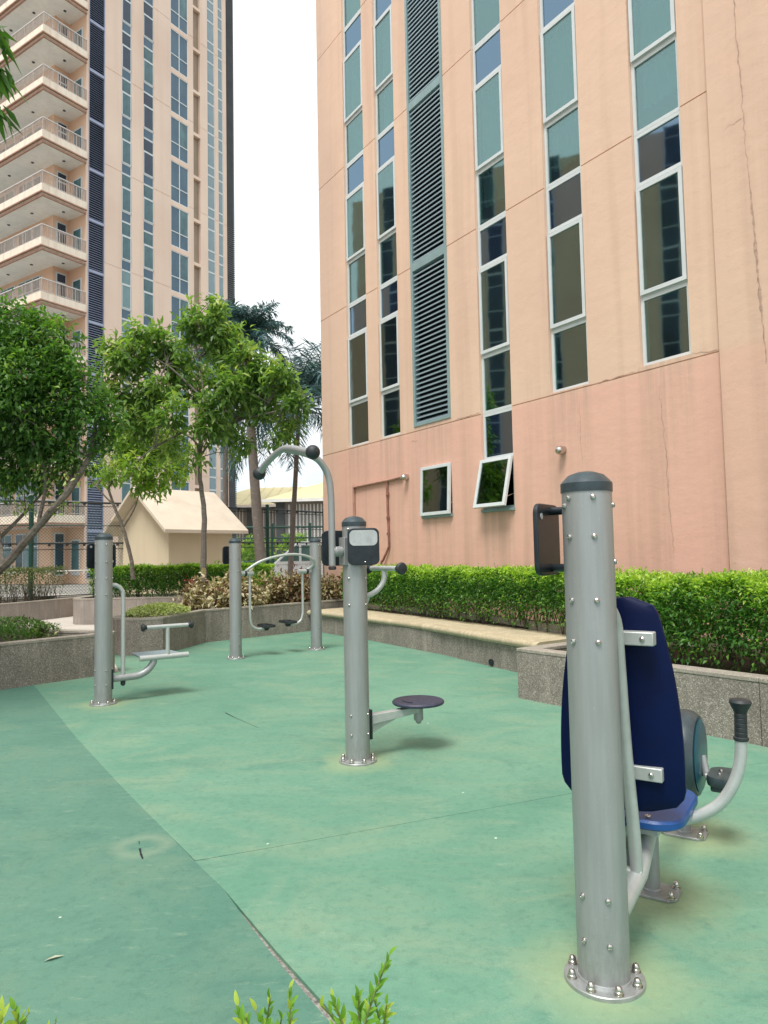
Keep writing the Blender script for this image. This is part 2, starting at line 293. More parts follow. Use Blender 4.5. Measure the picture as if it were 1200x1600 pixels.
def thing(name, label, cat, loc=(0, 0, 0), rz=0, group=None):
    o = bpy.data.objects.new(name, None); COL.objects.link(o); o.location = loc; o.rotation_euler = (0, 0, rz); o.empty_display_size = .1
    o['label'] = label; o['category'] = cat
    if group: o['group'] = group
    return o
def struct(o): o['kind'] = 'structure'; return o
def stuff(o): o['kind'] = 'stuff'; return o
def spline(pts, k=6):
    P = [Vector(p) for p in pts]; P = [P[0]*2-P[1]]+P+[P[-1]*2-P[-2]]; out = []
    for i in range(1, len(P)-2):
        a, b, c, d = P[i-1:i+3]
        for j in range(k):
            t = j/k; out.append(.5*((2*b)+(c-a)*t+(2*a-5*b+4*c-d)*t*t+(-a+3*b-3*c+d)*t**3))
    return out+[P[-2]]
def rrect(w, h, r, k=5):
    o = []
    for cx, cy, a0 in ((w/2-r, h/2-r, 0), (-w/2+r, h/2-r, 90), (-w/2+r, -h/2+r, 180), (w/2-r, -h/2+r, 270)):
        o += [(cx+r*math.cos(R(a0+90*i/k)), cy+r*math.sin(R(a0+90*i/k))) for i in range(k+1)]
    return o
# ------------------------------------------------------------------ leaves
def unit(a): return a/np.maximum(np.linalg.norm(a, axis=1, keepdims=True), 1e-6)
def leaves(name, P, D, L, Wd, tint, mat, parent, fold=.22, curl=.15):
    n = len(P); D = unit(D); up = np.tile([0, 0, 1.], (n, 1))+RNG.normal(0, .45, (n, 3)); Sd = unit(np.cross(D, up)); N = np.cross(Sd, D)
    L = L[:, None]; Wd = Wd[:, None]; mid = P+D*L*.45
    V = np.stack([P, mid+Sd*Wd/2+N*Wd*fold, P+D*L-N*L*curl, mid-Sd*Wd/2+N*Wd*fold, mid], 1).reshape(-1, 3)
    b = np.arange(n)[:, None]*5; F = np.concatenate([b+[0, 4, 2, 1], b+[0, 3, 2, 4]], 1).reshape(-1)
    if parent is not None: V = V-np.array(parent.location if parent.parent is None else parent.location+parent.parent.location)
    me = bpy.data.meshes.new(name); me.vertices.add(len(V)); me.vertices.foreach_set('co', V.reshape(-1).astype(np.float32))
    me.loops.add(len(F)); me.loops.foreach_set('vertex_index', F.astype(np.int32)); me.polygons.add(2*n)
    me.polygons.foreach_set('loop_start', np.arange(0, 8*n, 4, dtype=np.int32)); me.polygons.foreach_set('loop_total', np.full(2*n, 4, dtype=np.int32))
    at_ = me.attributes.new('tint', 'FLOAT', 'FACE'); at_.data.foreach_set('value', np.repeat(np.clip(tint, 0, 1), 2).astype(np.float32))
    me.materials.append(M[mat]); me.update(calc_edges=True); me.validate()
    o = bpy.data.objects.new(name, me); COL.objects.link(o)
    if parent is not None: o.parent = parent
    return o
def clusters(C, out, per, L, spread, droop=.25, tmu=.45, tsd=.2, wr=.36, topbias=.0):
    """leaf sprays: C cluster centres (n,3), out = outward directions"""
    n = len(C); k = per; c = np.repeat(C, k, 0); o = np.repeat(out, k, 0)
    d = unit(RNG.normal(0, 1, (n*k, 3))+o*.7); d[:, 2] -= droop; p = c+unit(RNG.normal(0, 1, (n*k, 3)))*spread*RNG.random((n*k, 1))**.6
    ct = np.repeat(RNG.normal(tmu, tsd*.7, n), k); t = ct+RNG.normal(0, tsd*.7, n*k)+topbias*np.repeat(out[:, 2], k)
    ll = L*RNG.uniform(.6, 1.2, n*k); return p, d, ll, ll*wr*RNG.uniform(.8, 1.2, n*k), t
def blobpts(blobs, dens, shell=.55):
    C = []; O = []
    for (c, r) in blobs:
        r = np.array(r) if hasattr(r, '__len__') else np.array([r]*3); n = max(3, int(dens*r[0]*r[1]*r[2]*4.2))
        u = unit(RNG.normal(0, 1, (n, 3))); q = (shell+(1-shell)*RNG.random((n, 1)))*(RNG.random((n, 1))**.12)
        C.append(np.array(c)+u*q*r*RNG.uniform(.88, 1.12, (n, 1))); O.append(u)
    return np.concatenate(C), np.concatenate(O)
def hedge_leaves(name, path, wid, z0, z1, n, L, mat, parent, seed=0, lowfade=.35, ragged=.07, tmu=.35, toplight=.4, wr=.45):
    """leaves through a hedge: path of centre points, width, bottom and top"""
    P = np.array([[p[0], p[1]] for p in path]); seg = np.diff(P, axis=0); sl = np.linalg.norm(seg, axis=1); cum = np.r_[0, np.cumsum(sl)]; tot = cum[-1]
    s = RNG.random(n)*tot; i = np.clip(np.searchsorted(cum, s)-1, 0, len(sl)-1); f = (s-cum[i])/sl[i]; base = P[i]+seg[i]*f[:, None]; dn = seg[i]/sl[i][:, None]; nn = np.c_[-dn[:, 1], dn[:, 0]]
    h = RNG.random(n)**.75; side = RNG.uniform(-1, 1, n); side = np.sign(side)*np.abs(side)**.45
    nz_ = lambda a, b: (np.sin(a*3.1+seed)+np.sin(a*7.3+b*4+seed*2)*.6+np.sin(a*15.1+b*9)*.35)/2
    keep = RNG.random(n) < np.where(h < lowfade, .18+.82*(h/lowfade)**1.5*(0.6+.4*nz_(s*2.3, h)), 1.); ztop = z1+ragged*nz_(s*1.7, 0)+np.abs(RNG.normal(0, ragged*.35, n)); h = np.where(RNG.random(n) < .28, RNG.uniform(.93, 1.0, n), h)
    z = z0+(ztop-z0)*h; w = wid/2*(1+.13*nz_(s*2, z*3))*(1-.15*(h > .9)); off = side*w
    Q = np.c_[base+nn*off[:, None], z]; out = np.c_[nn*side[:, None], (h-.55)*1.8]
    d = unit(unit(RNG.normal(0, 1, (n, 3)))*1.0+out*.9); cl_ = nz_(s*5, z*7); t = tmu+.16*RNG.normal(0, 1, n)+.12*cl_+toplight*np.clip((h-.72)/.28, 0, 1)  # tint rises near the top: paler new growth
    ll = L*RNG.uniform(.45, 1.4, n); k = keep
    return leaves(name, Q[k], d[k], ll[k], (ll*wr)[k], t[k], mat, parent)
def stems(name, path, wid, z0, z1, n, mat, parent, r=.006):
    b = MB(); P = [Vector((p[0], p[1], 0)) for p in path]; L = [(P[i+1]-P[i]).length for i in range(len(P)-1)]; T = sum(L)
    for k in range(n):
        s = random.random()*T; i = 0
        while s > L[i] and i < len(L)-1: s -= L[i]; i += 1
        d = (P[i+1]-P[i]).normalized(); c = P[i]+d*s+Vector((-d.y, d.x, 0))*random.uniform(-.3, .3)*wid; top = z0+(z1-z0)*random.uniform(.5, .8)
        for q in range(3):
            e = c+Vector((random.uniform(-.16, .16), random.uniform(-.16, .16), top)); b.tube([c+Vector((0, 0, z0)), c.lerp(e, .45)+Vector((random.uniform(-.03, .03), 0, z0*.55)), e], [r, r*.8, r*.35], 5, False)
    return stuff(b.build(name, mat, parent, True))
# ================================================================== SETTING
b = MB(); b.add([(-900, -900, -.02), (900, -900, -.02), (900, 1500, -.02), (-900, 1500, -.02)], [(0, 1, 2, 3)]); struct(b.build('ground', 'far_ground'))
sf = struct(MB().add([(-8.5, -3, -.014), (6, -3, -.014), (6, 3, -.014), (2.2, 9.2, -.014), (-.6, 14.2, -.014), (-3.2, 13, -.014), (-4.3, 10.6, -.014), (-8.5, 6, -.014)], [tuple(range(8))]).build('court_base', 'sub_base', smooth=False))
fl = bpy.data.objects.new('rubber_flooring', None); COL.objects.link(fl); struct(fl)
seam = [(-4.25, 8.52)]+[tuple(gp(*q).xy) for q in ((64, 1084), (118, 1151), (160, 1197), (202, 1242), (256, 1296), (304, 1345), (353, 1393), (387, 1433), (433, 1487), (533, 1597))]+[(.42, 1.3), (1.35, -.2), (2.7, -2.9)]
gap = [0, 0, 0, 0, 0, 0, 0, .002, .015, .025, .030, .03, .03, .03]
wav = lambda w: w*random.uniform(.8, 1.15)
J_ = 6; s6 = tuple(gp(420, 1325).xy)
left = [(-8.3, -2.9), (2.7, -2.9)]+[(x-wav(g)*.86, y-wav(g)*.5) for (x, y), g in zip(seam[:-1][::-1], gap[:-1][::-1])]+[(-4.8, 8.6), (-8.3, 4)]
b = MB(); b.prism(left, -.013, 0); b.build('rubber_mat', 'rubber_dark', fl, smooth=False)
sj = seam[J_]
near = seam[J_+1:][::-1]+[(sj[0]+.002, sj[1]-.003), (s6[0], s6[1]-.001), (1.9, 4.55), (4.2, 5.2), (5.8, 3), (5.8, -2.9)]
b = MB(); b.prism(near, -.013, -.0005); b.build('rubber_mat', 'rubber_light', fl, smooth=False)
far = [(sj[0]+.002, sj[1]+.003), (s6[0], s6[1]+.001), (1.9, 4.551), (4.2, 5.201), (1.9, 8.9), (-.8, 13.8), (-3.1, 12.4), (-4.15, 10.75), (-3.35, 9.0), (-3.6, 9.0)]+seam[:J_]
b = MB(); b.prism(far, -.013, .0005); b.build('rubber_mat', 'rubber_light', fl, smooth=False)
b = MB()
for pts, w in (([(-1.215, 3.53), (-1.19, 3.47), (-1.16, 3.41)], .011), ([(-1.25, 3.62), (-1.235, 3.58)], .004), ([tuple(gp(352, 1114).xy), tuple(gp(366, 1121).xy)], .012), ([tuple(gp(366, 1121).xy), tuple(gp(405, 1138).xy)], .004)):
    for a, c in zip(pts, pts[1:]):
        a, c = Vector((*a, .002)), Vector((*c, .002)); n_ = Vector((-(c-a).y, (c-a).x, 0)).normalized()*w/2; b.add([a, c+n_, c-n_] if c == Vector((*pts[-1], .002)) and False else [a-n_, a+n_, c+n_*.6, c-n_*.6], [(0, 1, 2, 3)])
b.build('tear', 'dark_void', fl)
b = MB(); b.add([(-14, 8.6, -.008), (-3.2, 8.6, -.008), (-3.9, 10.9, -.008), (-3.4, 12.7, -.008), (-1.0, 14.2, -.008), (-1.0, 30, -.008), (-14, 30, -.008)], [tuple(range(7))]); struct(b.build('path', 'path_concrete', smooth=False))
# ------------------------------------------------------------------ planters
def wall_line(parent, pts, h, t, mat, cap, closed=False, plen=1.25, z0=-.01):
    """masonry kerb wall of separate panels; pts = outer face, inside on the left"""
    n = len(pts); rng = range(n if closed else n-1); V = [Vector((*p, 0)) for p in pts]
    def off(i):
        a = V[i]-V[i-1] if (closed or i > 0) else V[1]-V[0]; c = V[(i+1) % n]-V[i] if (closed or i < n-1) else V[-1]-V[-2]
        na = Vector((-a.y, a.x, 0)).normalized(); nc = Vector((-c.y, c.x, 0)).normalized(); m_ = (na+nc).normalized(); return m_*(t/max(.4, m_.dot(na)))
    O = [off(i) for i in range(n)]
    for i in rng:
        j = (i+1) % n; L = (V[j]-V[i]).length; k = max(1, round(L/plen)); d = (V[j]-V[i]).normalized()
        for q in range(k):
            a0, a1 = q/k, (q+1)/k; A = V[i].lerp(V[j], a0); B = V[i].lerp(V[j], a1); Ai = (V[i]+O[i]).lerp(V[j]+O[j], a0); Bi = (V[i]+O[i]).lerp(V[j]+O[j], a1)
            g = d*.003 if L > .5 else d*0
            A, Ai = A+g, Ai+g; B, Bi = B-g, Bi-g; b = MB(); b.prism([A, B, Bi, Ai], z0, h-.035)
            b.build('panel', mat, parent, True)
            b = MB(); o_ = (A-Ai).normalized()*.006; b.prism([A+o_-g, B+o_+g, Bi-o_+g, Ai-o_-g], h-.033, h); b.build('coping', cap, parent, True, bevel=.005 if L > .5 else 0)
def planter(name, label, pts, h, t=.13, mat='washed_stone', cap='coping_stone', soil=.09, rz=None):
    c = sum((Vector((*p, 0)) for p in pts), Vector())/len(pts); th = thing(name, label, 'planter', c)
    wall_line(th, pts, h, t, mat, cap, True); b = MB(); q = [Vector((*p, 0)) for p in pts]; cc = sum(q, Vector())/len(q); q = [p+(cc-p).normalized()*t*.6 for p in q]
    b.prism(q, 0, h-soil); b.build('soil', 'soil', th, True, smooth=False); return th
Ax = lambda o, u: (math.cos(R(33.4))*o+(-math.sin(R(33.4)))*u, math.sin(R(33.4))*o+math.cos(R(33.4))*u)   # offset from camera towards the pink wall, distance along it
planter('stone_planter', 'grey pebble-finished planter on the left holding a low green ground cover', [(-6.3, 5.1), (-4.25, 7.88), (-3.53, 8.65), (-3.38, 8.86), (-3.42, 9.02), (-3.7, 9.15), (-4.6, 9.5), (-5.4, 10.6), (-8.6, 9.5)], .505)
planter('stone_planter', 'rounded pebble planter behind the air walker holding crotons and lime ground cover', [(-4.15, 11.6), (-4.13, 10.8), (-4.03, 10.58), (-3.85, 10.46), (-3.6, 10.42), (-3.29, 10.54), (-3.0, 11.86), (-1.41, 13.33), (-.75, 13.95), (-1.5, 15.4), (-3.9, 14.1)], .54)
planter('stone_planter', 'smooth curved planter under the bright green clipped hedge before the hut', [(-7.0, 16.6), (-6.98, 15.95), (-6.85, 15.72), (-6.6, 15.62), (-3.2, 15.7), (-.9, 16.0), (-1.2, 17.3), (-7.0, 17.4)], .56, mat='washed_smooth')
planter('stone_planter', 'long curved planter wall below the sparse hedge at the fence', [(-10.8, 12.6), (-9.3, 14.7), (-8.63, 15.99), (-8.25, 17.0), (-7.89, 18.1), (-7.6, 19.3), (-9.0, 19.0), (-12.8, 15.0)], .46, mat='washed_smooth')
r0, r1 = Ax(4.86, 5.07), Ax(4.99, -2.2)
planter('stone_planter', 'large pebble planter on the right below the tall hedge', [Ax(4.83, 5.11), Ax(4.99, 2.8), Ax(5.02, -2.5), Ax(7.0, -2.5), Ax(7.0, 5.07)][::1], .47, soil=.06) if False else None
pl = thing('stone_planter', 'large pebble planter on the right below the tall glossy hedge', 'planter', (*Ax(5.9, 1.3), 0))
wall_line(pl, [Ax(7.3, 5.09), Ax(4.84, 5.07), Ax(4.99, 2.8), Ax(5.03, -2.6), Ax(7.3, -2.6)], .475, .15, 'washed_stone', 'coping_stone')
b = MB(); b.prism([Ax(7.3, 4.96), Ax(4.95, 4.96), Ax(5.1, -2.5), Ax(7.3, -2.5)], 0, .40); b.build('soil', 'soil', pl, True, smooth=False)
# bench
bn = thing('stone_bench', 'long stone bench with a pale rounded seat slab along the hedge', 'bench', (.4, 10.9, 0))
front = spline([(-1.42, 13.30, 0), (-1.15, 13.0, 0), (.34, 10.71, 0), (1.24, 8.88, 0), (1.70, 7.95, 0)], 5); nn = Vector((math.cos(R(33.4)), math.sin(R(33.4)), 0))
for a, c in zip(front[::4], front[4::4]+[front[-1]]):
    if (c-a).length < .2: continue
    g = (c-a).normalized()*.0025; b = MB(); b.prism([a+g, c-g, c-g+nn*.72, a+g+nn*.72], -.01, .30); b.build('panel', 'washed_stone', bn, True)
for i in range(0, len(front)-1, 4):
    j = min(i+4, len(front)-1); sec = [(0, .30), (-.035, .305), (-.055, .325), (-.06, .345), (-.055, .365), (-.035, .385), (0, .392), (.70, .395), (.70, .30)]; b = MB(); V_ = []
    for p in front[i:j+1]: V_ += [p+nn*x+Vector((0, 0, z)) for x, z in sec]
    k = len(sec); F_ = [(a*k+q, a*k+(q+1) % k, (a+1)*k+(q+1) % k, (a+1)*k+q) for a in range(j-i) for q in range(k)]+[tuple(range(k)), tuple((j-i)*k+q for q in range(k))[::-1]]
    b.add(V_, F_).build('seat_slab', 'bench_stone', bn, True)
bw = [p+nn*.705 for p in front]
for a, c in zip(bw[::4], bw[4::4]+[bw[-1]]):
    if (c-a).length < .2: continue
    g = (c-a).normalized()*.0025; b = MB(); b.prism([a+g, c-g, c-g+nn*.12, a+g+nn*.12], .0, .505); b.build('back_panel', 'coping_stone', bn, True, bevel=.006)
hp = gp(762, 1041, .05); hp = min((p for p in spline(front, 12)), key=lambda q: abs(q.x*1110/q.y-(762-600)))+Vector((0, 0, .055)); b = MB(); b.cyl(hp-nn*.02, hp+nn*.15, .04, 16); b.build('drain_pipe', 'black_plastic', bn, True)
bed = [front[0]+nn*.78, front[-1]+nn*.78, Vector((*Ax(7.38, 4.9), 0)), Vector((*Ax(7.38, 14.6), 0))]
b = MB(); b.prism(bed, 0, .42); struct(b.build('soil', 'soil', smooth=False))
# ================================================================== PINK BUILDING
J0, ST = 3.57, 2.995; NST = 5; TOP = J0+ST*NST+.9
WO = Vector((7.4*math.cos(R(33.4)), 7.4*math.sin(R(33.4)), 0)); WRZ = -(math.pi/2-R(33.4))
pb = thing('pink_building', 'salmon pink apartment building with tall columns of white framed windows and a louvre strip', 'building', WO, WRZ)
def gridwall(xs, zs, holes, grooves, front=0., hd=.14, gd=.014):
    """front wall sheet with openings and recessed joint grooves, as one closed relief"""
    b = MB(); xs = sorted(set(round(x, 4) for x in xs)); zs = sorted(set(round(z, 4) for z in zs))
    def depth(i, j):
        if i < 0 or j < 0 or i >= len(xs)-1 or j >= len(zs)-1: return None
        cx, cz = (xs[i]+xs[i+1])/2, (zs[j]+zs[j+1])/2
        for (x0, x1, z0, z1) in holes:
            if x0 < cx < x1 and z0 < cz < z1: return 'H'
        for (x0, x1, z0, z1) in grooves:
            if x0 < cx < x1 and z0 < cz < z1: return gd
        return 0.
    val = lambda d: front+(hd if d == 'H' else d)
    for i in range(len(xs)-1):
        for j in range(len(zs)-1):
            d = depth(i, j); x0, x1, z0, z1 = xs[i], xs[i+1], zs[j], zs[j+1]
            if d != 'H': y = front+d; b.add([(x0, y, z0), (x1, y, z0), (x1, y, z1), (x0, y, z1)], [(0, 1, 2, 3)])
            for (di, dj, e) in ((1, 0, ((x1, z0), (x1, z1))), (0, 1, ((x0, z1), (x1, z1)))):
                q = depth(i+di, j+dj)
                if q is None or q == d: continue
                a, c = val(d), val(q); b.add([(e[0][0], a, e[0][1]), (e[1][0], a, e[1][1]), (e[1][0], c, e[1][1]), (e[0][0], c, e[0][1])], [(0, 1, 2, 3)])
    return b
cols = [(-12.50, -11.72, J0+.03), (-11.30, -10.62, J0+.03), (-10.18, -9.14, J0+.08), (-8.40, -7.70, 2.06), (-6.92, -6.24, J0+.03), (-5.43, -4.75, J0+.06)]
XL, XR, XP = -13.62, 9., -4.40; WT = J0+ST*NST
holes = [(a, c, z, WT) for a, c, z in cols]+[(-9.97, -9.16, 2.05, 2.90)]
gro = [(XL, XP, J0+ST*k-.008, J0+ST*k+.008) for k in range(0, NST+1)]
xs = [XL, XP]+[q for h in holes for q in h[:2]]; zs = [-.05, TOP]+[q for h in holes for q in h[2:]]+[q for g in gro for q in g[2:]]
gridwall(xs, zs, holes, gro).build('wall', 'pink_render', pb, smooth=False)
b = MB(); b.bx(XP, XR, -.035, .3, -.05, TOP); b.build('wall_pier', 'pink_render', pb, bevel=.012)
b = MB(); b.add([(XL, 0, -.05), (XL, 0, TOP), (XL, 14, TOP), (XL, 14, -.05), (XR, 14, TOP), (XR, .3, TOP), (XR, 14, -.05), (XR, .3, -.05), (XR, 0, TOP)], [(0, 1, 2, 3), (3, 2, 4, 6), (6, 4, 5, 7), (1, 8, 4, 2)]); b.build('side_wall', 'pink_render', pb, smooth=False)
b = MB(); b.add([(XL+.05, 1.4, 0), (XR, 1.4, 0), (XR, 1.4, TOP-.02), (XL+.05, 1.4, TOP-.02)], [(0, 1, 2, 3)])
for k in range(NST+1): b.bx(XL+.05, XP, .3, 1.4, J0+ST*k-.2, J0+ST*k-.02)
b.build('interior', 'interior_dark', pb, smooth=False)
_wm = {}
def window_unit(parent, x0, x1, z0, z1, y, kind='fixed', glass_='glass_blue', fr='white_frame', curtain=None, tilt=0, fw=.045):
    w, h = x1-x0, z1-z0; key = (round(w, 3), round(h, 3), kind, fr, fw)
    if key not in _wm:
        b = MB(); t = fw
        b.bx(-w/2, -w/2+t, -.03, .05, 0, h); b.bx(w/2-t, w/2, -.03, .05, 0, h); b.bx(-w/2+t, w/2-t, -.03, .05, 0, t); b.bx(-w/2+t, w/2-t, -.03, .05, h-t, h)
        i = t
        if kind == 'casement':
            s_, g = .05, .008; a = t*.45; i = a+g+s_
            b.bx(-w/2+a, -w/2+a+s_, -.062, -.032, a, h-a); b.bx(w/2-a-s_, w/2-a, -.062, -.032, a, h-a); b.bx(-w/2+a+s_, w/2-a-s_, -.062, -.032, a, a+s_); b.bx(-w/2+a+s_, w/2-a-s_, -.062, -.032, h-a-s_, h-a)
        me = b.mesh('window', fr, smooth=False)
        p = MB(); p.bx(-w/2+i-.004, w/2-i+.004, -.012 if kind == 'fixed' else -.050, -.004 if kind == 'fixed' else -.042, i-.004, h-i+.004); _wm[key] = (me, p)
    me, p = _wm[key]; o = link('window', me, parent); o.location = ((x0+x1)/2, y, z0)
    if (key, glass_) not in _wm: _wm[(key, glass_)] = p.mesh('pane', glass_, smooth=False)
    g = link('pane', _wm[(key, glass_)], o); g.rotation_euler = (random.uniform(-.006, .006), 0, random.uniform(-.005, .005))
    if curtain:
        n = 26; b = MB(); zt, zb = h-.02, .02 if curtain == 'full' else h*random.uniform(.2, .5); V_ = []
        for q in range(n+1):
            xx = -w/2+.03+(w-.06)*q/n; yy = .13+.032*math.sin(q*1.7+x0)+.014*math.sin(q*4.1); V_ += [(xx, yy, zb), (xx, yy, zt)]
        b.add(V_, [(2*q, 2*q+2, 2*q+3, 2*q+1) for q in range(n)]); b.build('curtain', 'curtain', o)
    return o
for ci, (a, c, zb) in enumerate(cols):
    if ci == 2: continue
    for k in range(NST):
        z = J0+ST*k; z0 = (zb if k == 0 and zb > J0-.1 else z); e = .004
        hasc = random.random() < .7 if k else (ci == 0)
        window_unit(pb, a+e, c-e, z0+.0, z+.925, .075, 'fixed', 'glass_teal' if k or ci > 2 else 'glass_low', curtain='half' if hasc else None)
        window_unit(pb, a+e, c-e, z+.928, z+2.325, .075, 'casement', 'glass_teal' if k or ci > 2 else 'glass_low', curtain='full' if hasc else None)
        window_unit(pb, a+e, c-e, z+2.328, z+ST-.003, .075, 'fixed', 'glass_blue')
window_unit(pb, -8.396, -7.704, 2.835, J0-.003, .075, 'fixed', 'glass_blue')
def awning(x0, x1, z0, z1, ang):
    w, h = x1-x0, z1-z0; b = MB(); t = .035
    b.bx(x0, x0+t, .02, .12, z0, z1); b.bx(x1-t, x1, .02, .12, z0, z1); b.bx(x0+t, x1-t, .02, .12, z0, z0+t); b.bx(x0+t, x1-t, .02, .12, z1-t, z1)
    o = b.build('window', 'grey_frame', pb, smooth=False)
    b = MB(); t = .055; b.bx(-w/2, -w/2+t, -.045, 0, -h, 0); b.bx(w/2-t, w/2, -.045, 0, -h, 0); b.bx(-w/2+t, w/2-t, -.045, 0, -t, 0); b.bx(-w/2+t, w/2-t, -.045, 0, -h, -h+t)
    s = b.build('sash', 'white_frame', o, smooth=False, bevel=.004); s.location = ((x0+x1)/2, .0, z1-.005); s.rotation_euler = (-ang, 0, 0)
    b = MB(); b.bx(-w/2+t, w/2-t, -.028, -.02, -h+t, -t); s2_ = b.build('pane', 'glass_low', o, smooth=False); s2_.location = s.location; s2_.rotation_euler = s.rotation_euler
    b = MB()
    for sx_ in (-1, 1):
        xx = (x0+x1)/2+sx_*(w/2-.03); b.tube([(xx, .05, z0+.28*h), (xx, -math.sin(ang)*h*.82+.0, z1-h*.82*math.cos(ang))], .006, 6)
    b.build('stay_arm', 'bolt_steel', o)
    b = MB(); b.bx(x0-.01, x1+.01, -.04, .03, z0-.045, z0-.002); b.build('sill', 'grey_frame', o, smooth=False)
awning(-9.97, -9.16, 2.05, 2.90, R(2.5)); awning(-8.40, -7.70, 2.06, 2.832, R(13))
# louvre strip
lx0, lx1, lz0 = cols[2]; lv = MB()
lv.bx(lx0, lx0+.06, -.015, .10, lz0, WT); lv.bx(lx1-.06, lx1, -.015, .10, lz0, WT); lv.bx(lx0+.06, lx1-.06, -.015, .10, lz0, lz0+.05)
for k in range(1, NST): lv.bx(lx0+.06, lx1-.06, -.012, .09, J0+ST*k-.10, J0+ST*k+.05)
lvo = lv.build('louvre_frame', 'grey_frame', pb, smooth=False)
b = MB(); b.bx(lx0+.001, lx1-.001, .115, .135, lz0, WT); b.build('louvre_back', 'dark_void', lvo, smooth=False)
b = MB(); b.box((0, .045, 0), (lx1-lx0-.13, .085, .007), (1, 0, 0), (0, math.cos(R(38)), math.sin(R(38)))); b.bx(-(lx1-lx0-.13)/2, (lx1-lx0-.13)/2, .004, .012, -.036, -.010); sm = b.mesh('slat', 'slat_metal', smooth=False); k = 0
z = lz0+.09
while z < WT:
    fr_ = (z-J0+.1) % ST
    if not (fr_ < .17): o = link('slat', sm, lvo); o.location = ((lx0+lx1)/2, 0, z)
    z += .086
# pipes, vents and cracks on the wall
b = MB(); b.tube(spline([(-12.27, -.03, 1.2), (-12.27, -.03, 2.66), (-12.24, -.03, 2.74), (-12.15, -.03, 2.76), (-11.1, -.03, 2.78), (-10.55, -.03, 2.80)], 5), .026, 8); b.build('pipe', 'pipe_paint', pb)
b = MB(); b.tube(spline([(-11.06, -.03, 2.77), (-11.05, -.03, 2.2), (-11.03, -.03, 1.62), (-11.06, -.035, 1.5), (-11.2, -.05, 1.3), (-11.27, -.06, 1.18), (-11.28, -.06, .5)], 5), .022, 8)
for z in (2.5, 2.05, 1.75): b.cyl((-11.045, -.03, z), (-11.045, -.03, z+.05), .033, 8)
b.build('pipe', 'rust_pipe', pb)
for x, z in ((-10.42, 2.787), (-6.71, 2.78)):
    b = MB(); b.lathe([(.05, 0), (.05, .04), (.058, .045), (.062, .08), (.052, .12), (.03, .145), (.004, .153)], (x, 0, z), 18, (0, -1, -.15)); b.build('vent_cap', 'bolt_steel', pb)
def crack(pts, w0, mat='crack_dark', y=-.003, jit=.012):
    b = MB(); P = []
    for a, c in zip(pts, pts[1:]):
        n = max(2, int(math.dist(a, c)/.05)); P += [(a[0]+(c[0]-a[0])*i/n, a[1]+(c[1]-a[1])*i/n) for i in range(n)]
    P.append(pts[-1]); V_ = []; ver = abs(pts[-1][1]-pts[0][1]) > abs(pts[-1][0]-pts[0][0])
    for i, (x, z) in enumerate(P):
        j = random.uniform(-jit, jit); w = .7*w0*random.uniform(.25, 1)*(.15+.85*math.sin(math.pi*min(1, (i+.3)/len(P))))
        V_ += [(x+j-w/2, y, z), (x+j+w/2, y, z)] if ver else [(x, y, z+j-w/2), (x, y, z+j+w/2)]
    b.add(V_, [(2*i, 2*i+1, 2*i+3, 2*i+2) for i in range(len(P)-1)]); b.build('crack', mat, pb, smooth=False)
crack([(-5.19, 3.35), (-5.13, 2.5), (-5.12, 1.9), (-5.08, 1.25)], .022); crack([(-6.42, 3.4), (-6.40, 2.5)], .016)
crack([(-4.08, 9.4), (-4.02, 7.0), (-3.97, 5.4)], .03, y=-.038); crack([(-3.96, 5.4), (-3.92, 4.2), (-3.88, 3.3)], .06, y=-.038, jit=.006); crack([(-3.84, 3.1), (-3.82, 2.45)], .05, y=-.038, jit=.006)
crack([(-9.1, J0+.02), (-8.42, J0+.03)], .022); crack([(-6.2, J0+.0), (-5.45, J0+.02)], .022); crack([(-4.74, J0+.06), (-4.42, J0+.02)], .02); crack([(-10.3, 3.42), (-10.1, 3.40)], .02, jit=.02)
crack([(-4.2, 6.0), (-4.0, 6.02)], .014, y=-.038); crack([(-12.9, 4.6), (-12.7, 4.7), (-12.66, 4.9)], .012)
# ================================================================== TOWER
TO = Vector((-19.44, 40, 0)); TRZ = math.atan2(.836, .549); SF = 3.2; F0 = .50; NF = 15; TT = F0+SF*NF
tw = thing('apartment_tower', 'peach apartment tower with wraparound corner balconies, dark louvre strip and glass strips', 'building', TO, TRZ)
bw_, bxr, byl = 1.75, 2.80, 11.
strips = [(5.36, 6.13), (7.04, 7.92)]; bigs = (9.32, 10.91); slot = (11.38, 12.04); gs = [(12.72, 13.47), (13.79, 14.31)]; JT = 19.97-3.2*6
holes = [(a, c, .3, TT-.5) for a, c in strips+gs+[(2.97, 4.09)]]
for k in range(-6, 9):
    z = 19.79+SF*k
    if 0 < z < TT-3.2: holes.append((bigs[0], bigs[1], z, z+2.88)); holes.append((slot[0], slot[1], z-.5+.02, z+2.5))
gro = [(4.09, 14.6, JT+6.4*k-.02, JT+6.4*k+.02) for k in range(0, 8) if JT+6.4*k < TT]
xs = [bxr, 14.63]+[q for h in holes for q in h[:2]]; zs = [0, TT]+[q for h in holes for q in h[2:]]+[q for g in gro for q in g[2:]]
gridwall(xs, zs, holes, gro, hd=.25, gd=.02).build('wall', 'tower_render', tw, smooth=False)
b = MB(); b.add([(bxr, 0, 0), (bxr, 0, TT), (bxr, bw_, TT), (bxr, bw_, 0), (bw_, bw_, TT), (bw_, bw_, 0), (bw_, 30, TT), (bw_, 30, 0), (15.3, 30, TT), (15.3, 30, 0), (15.3, .2, TT), (15.3, .2, 0)], [(0, 1, 2, 3), (3, 2, 4, 5), (5, 4, 6, 7), (7, 6, 8, 9), (9, 8, 10, 11), (1, 2, 4, 6, 8, 10)]); b.build('recess_wall', 'tower_recess', tw, smooth=False)
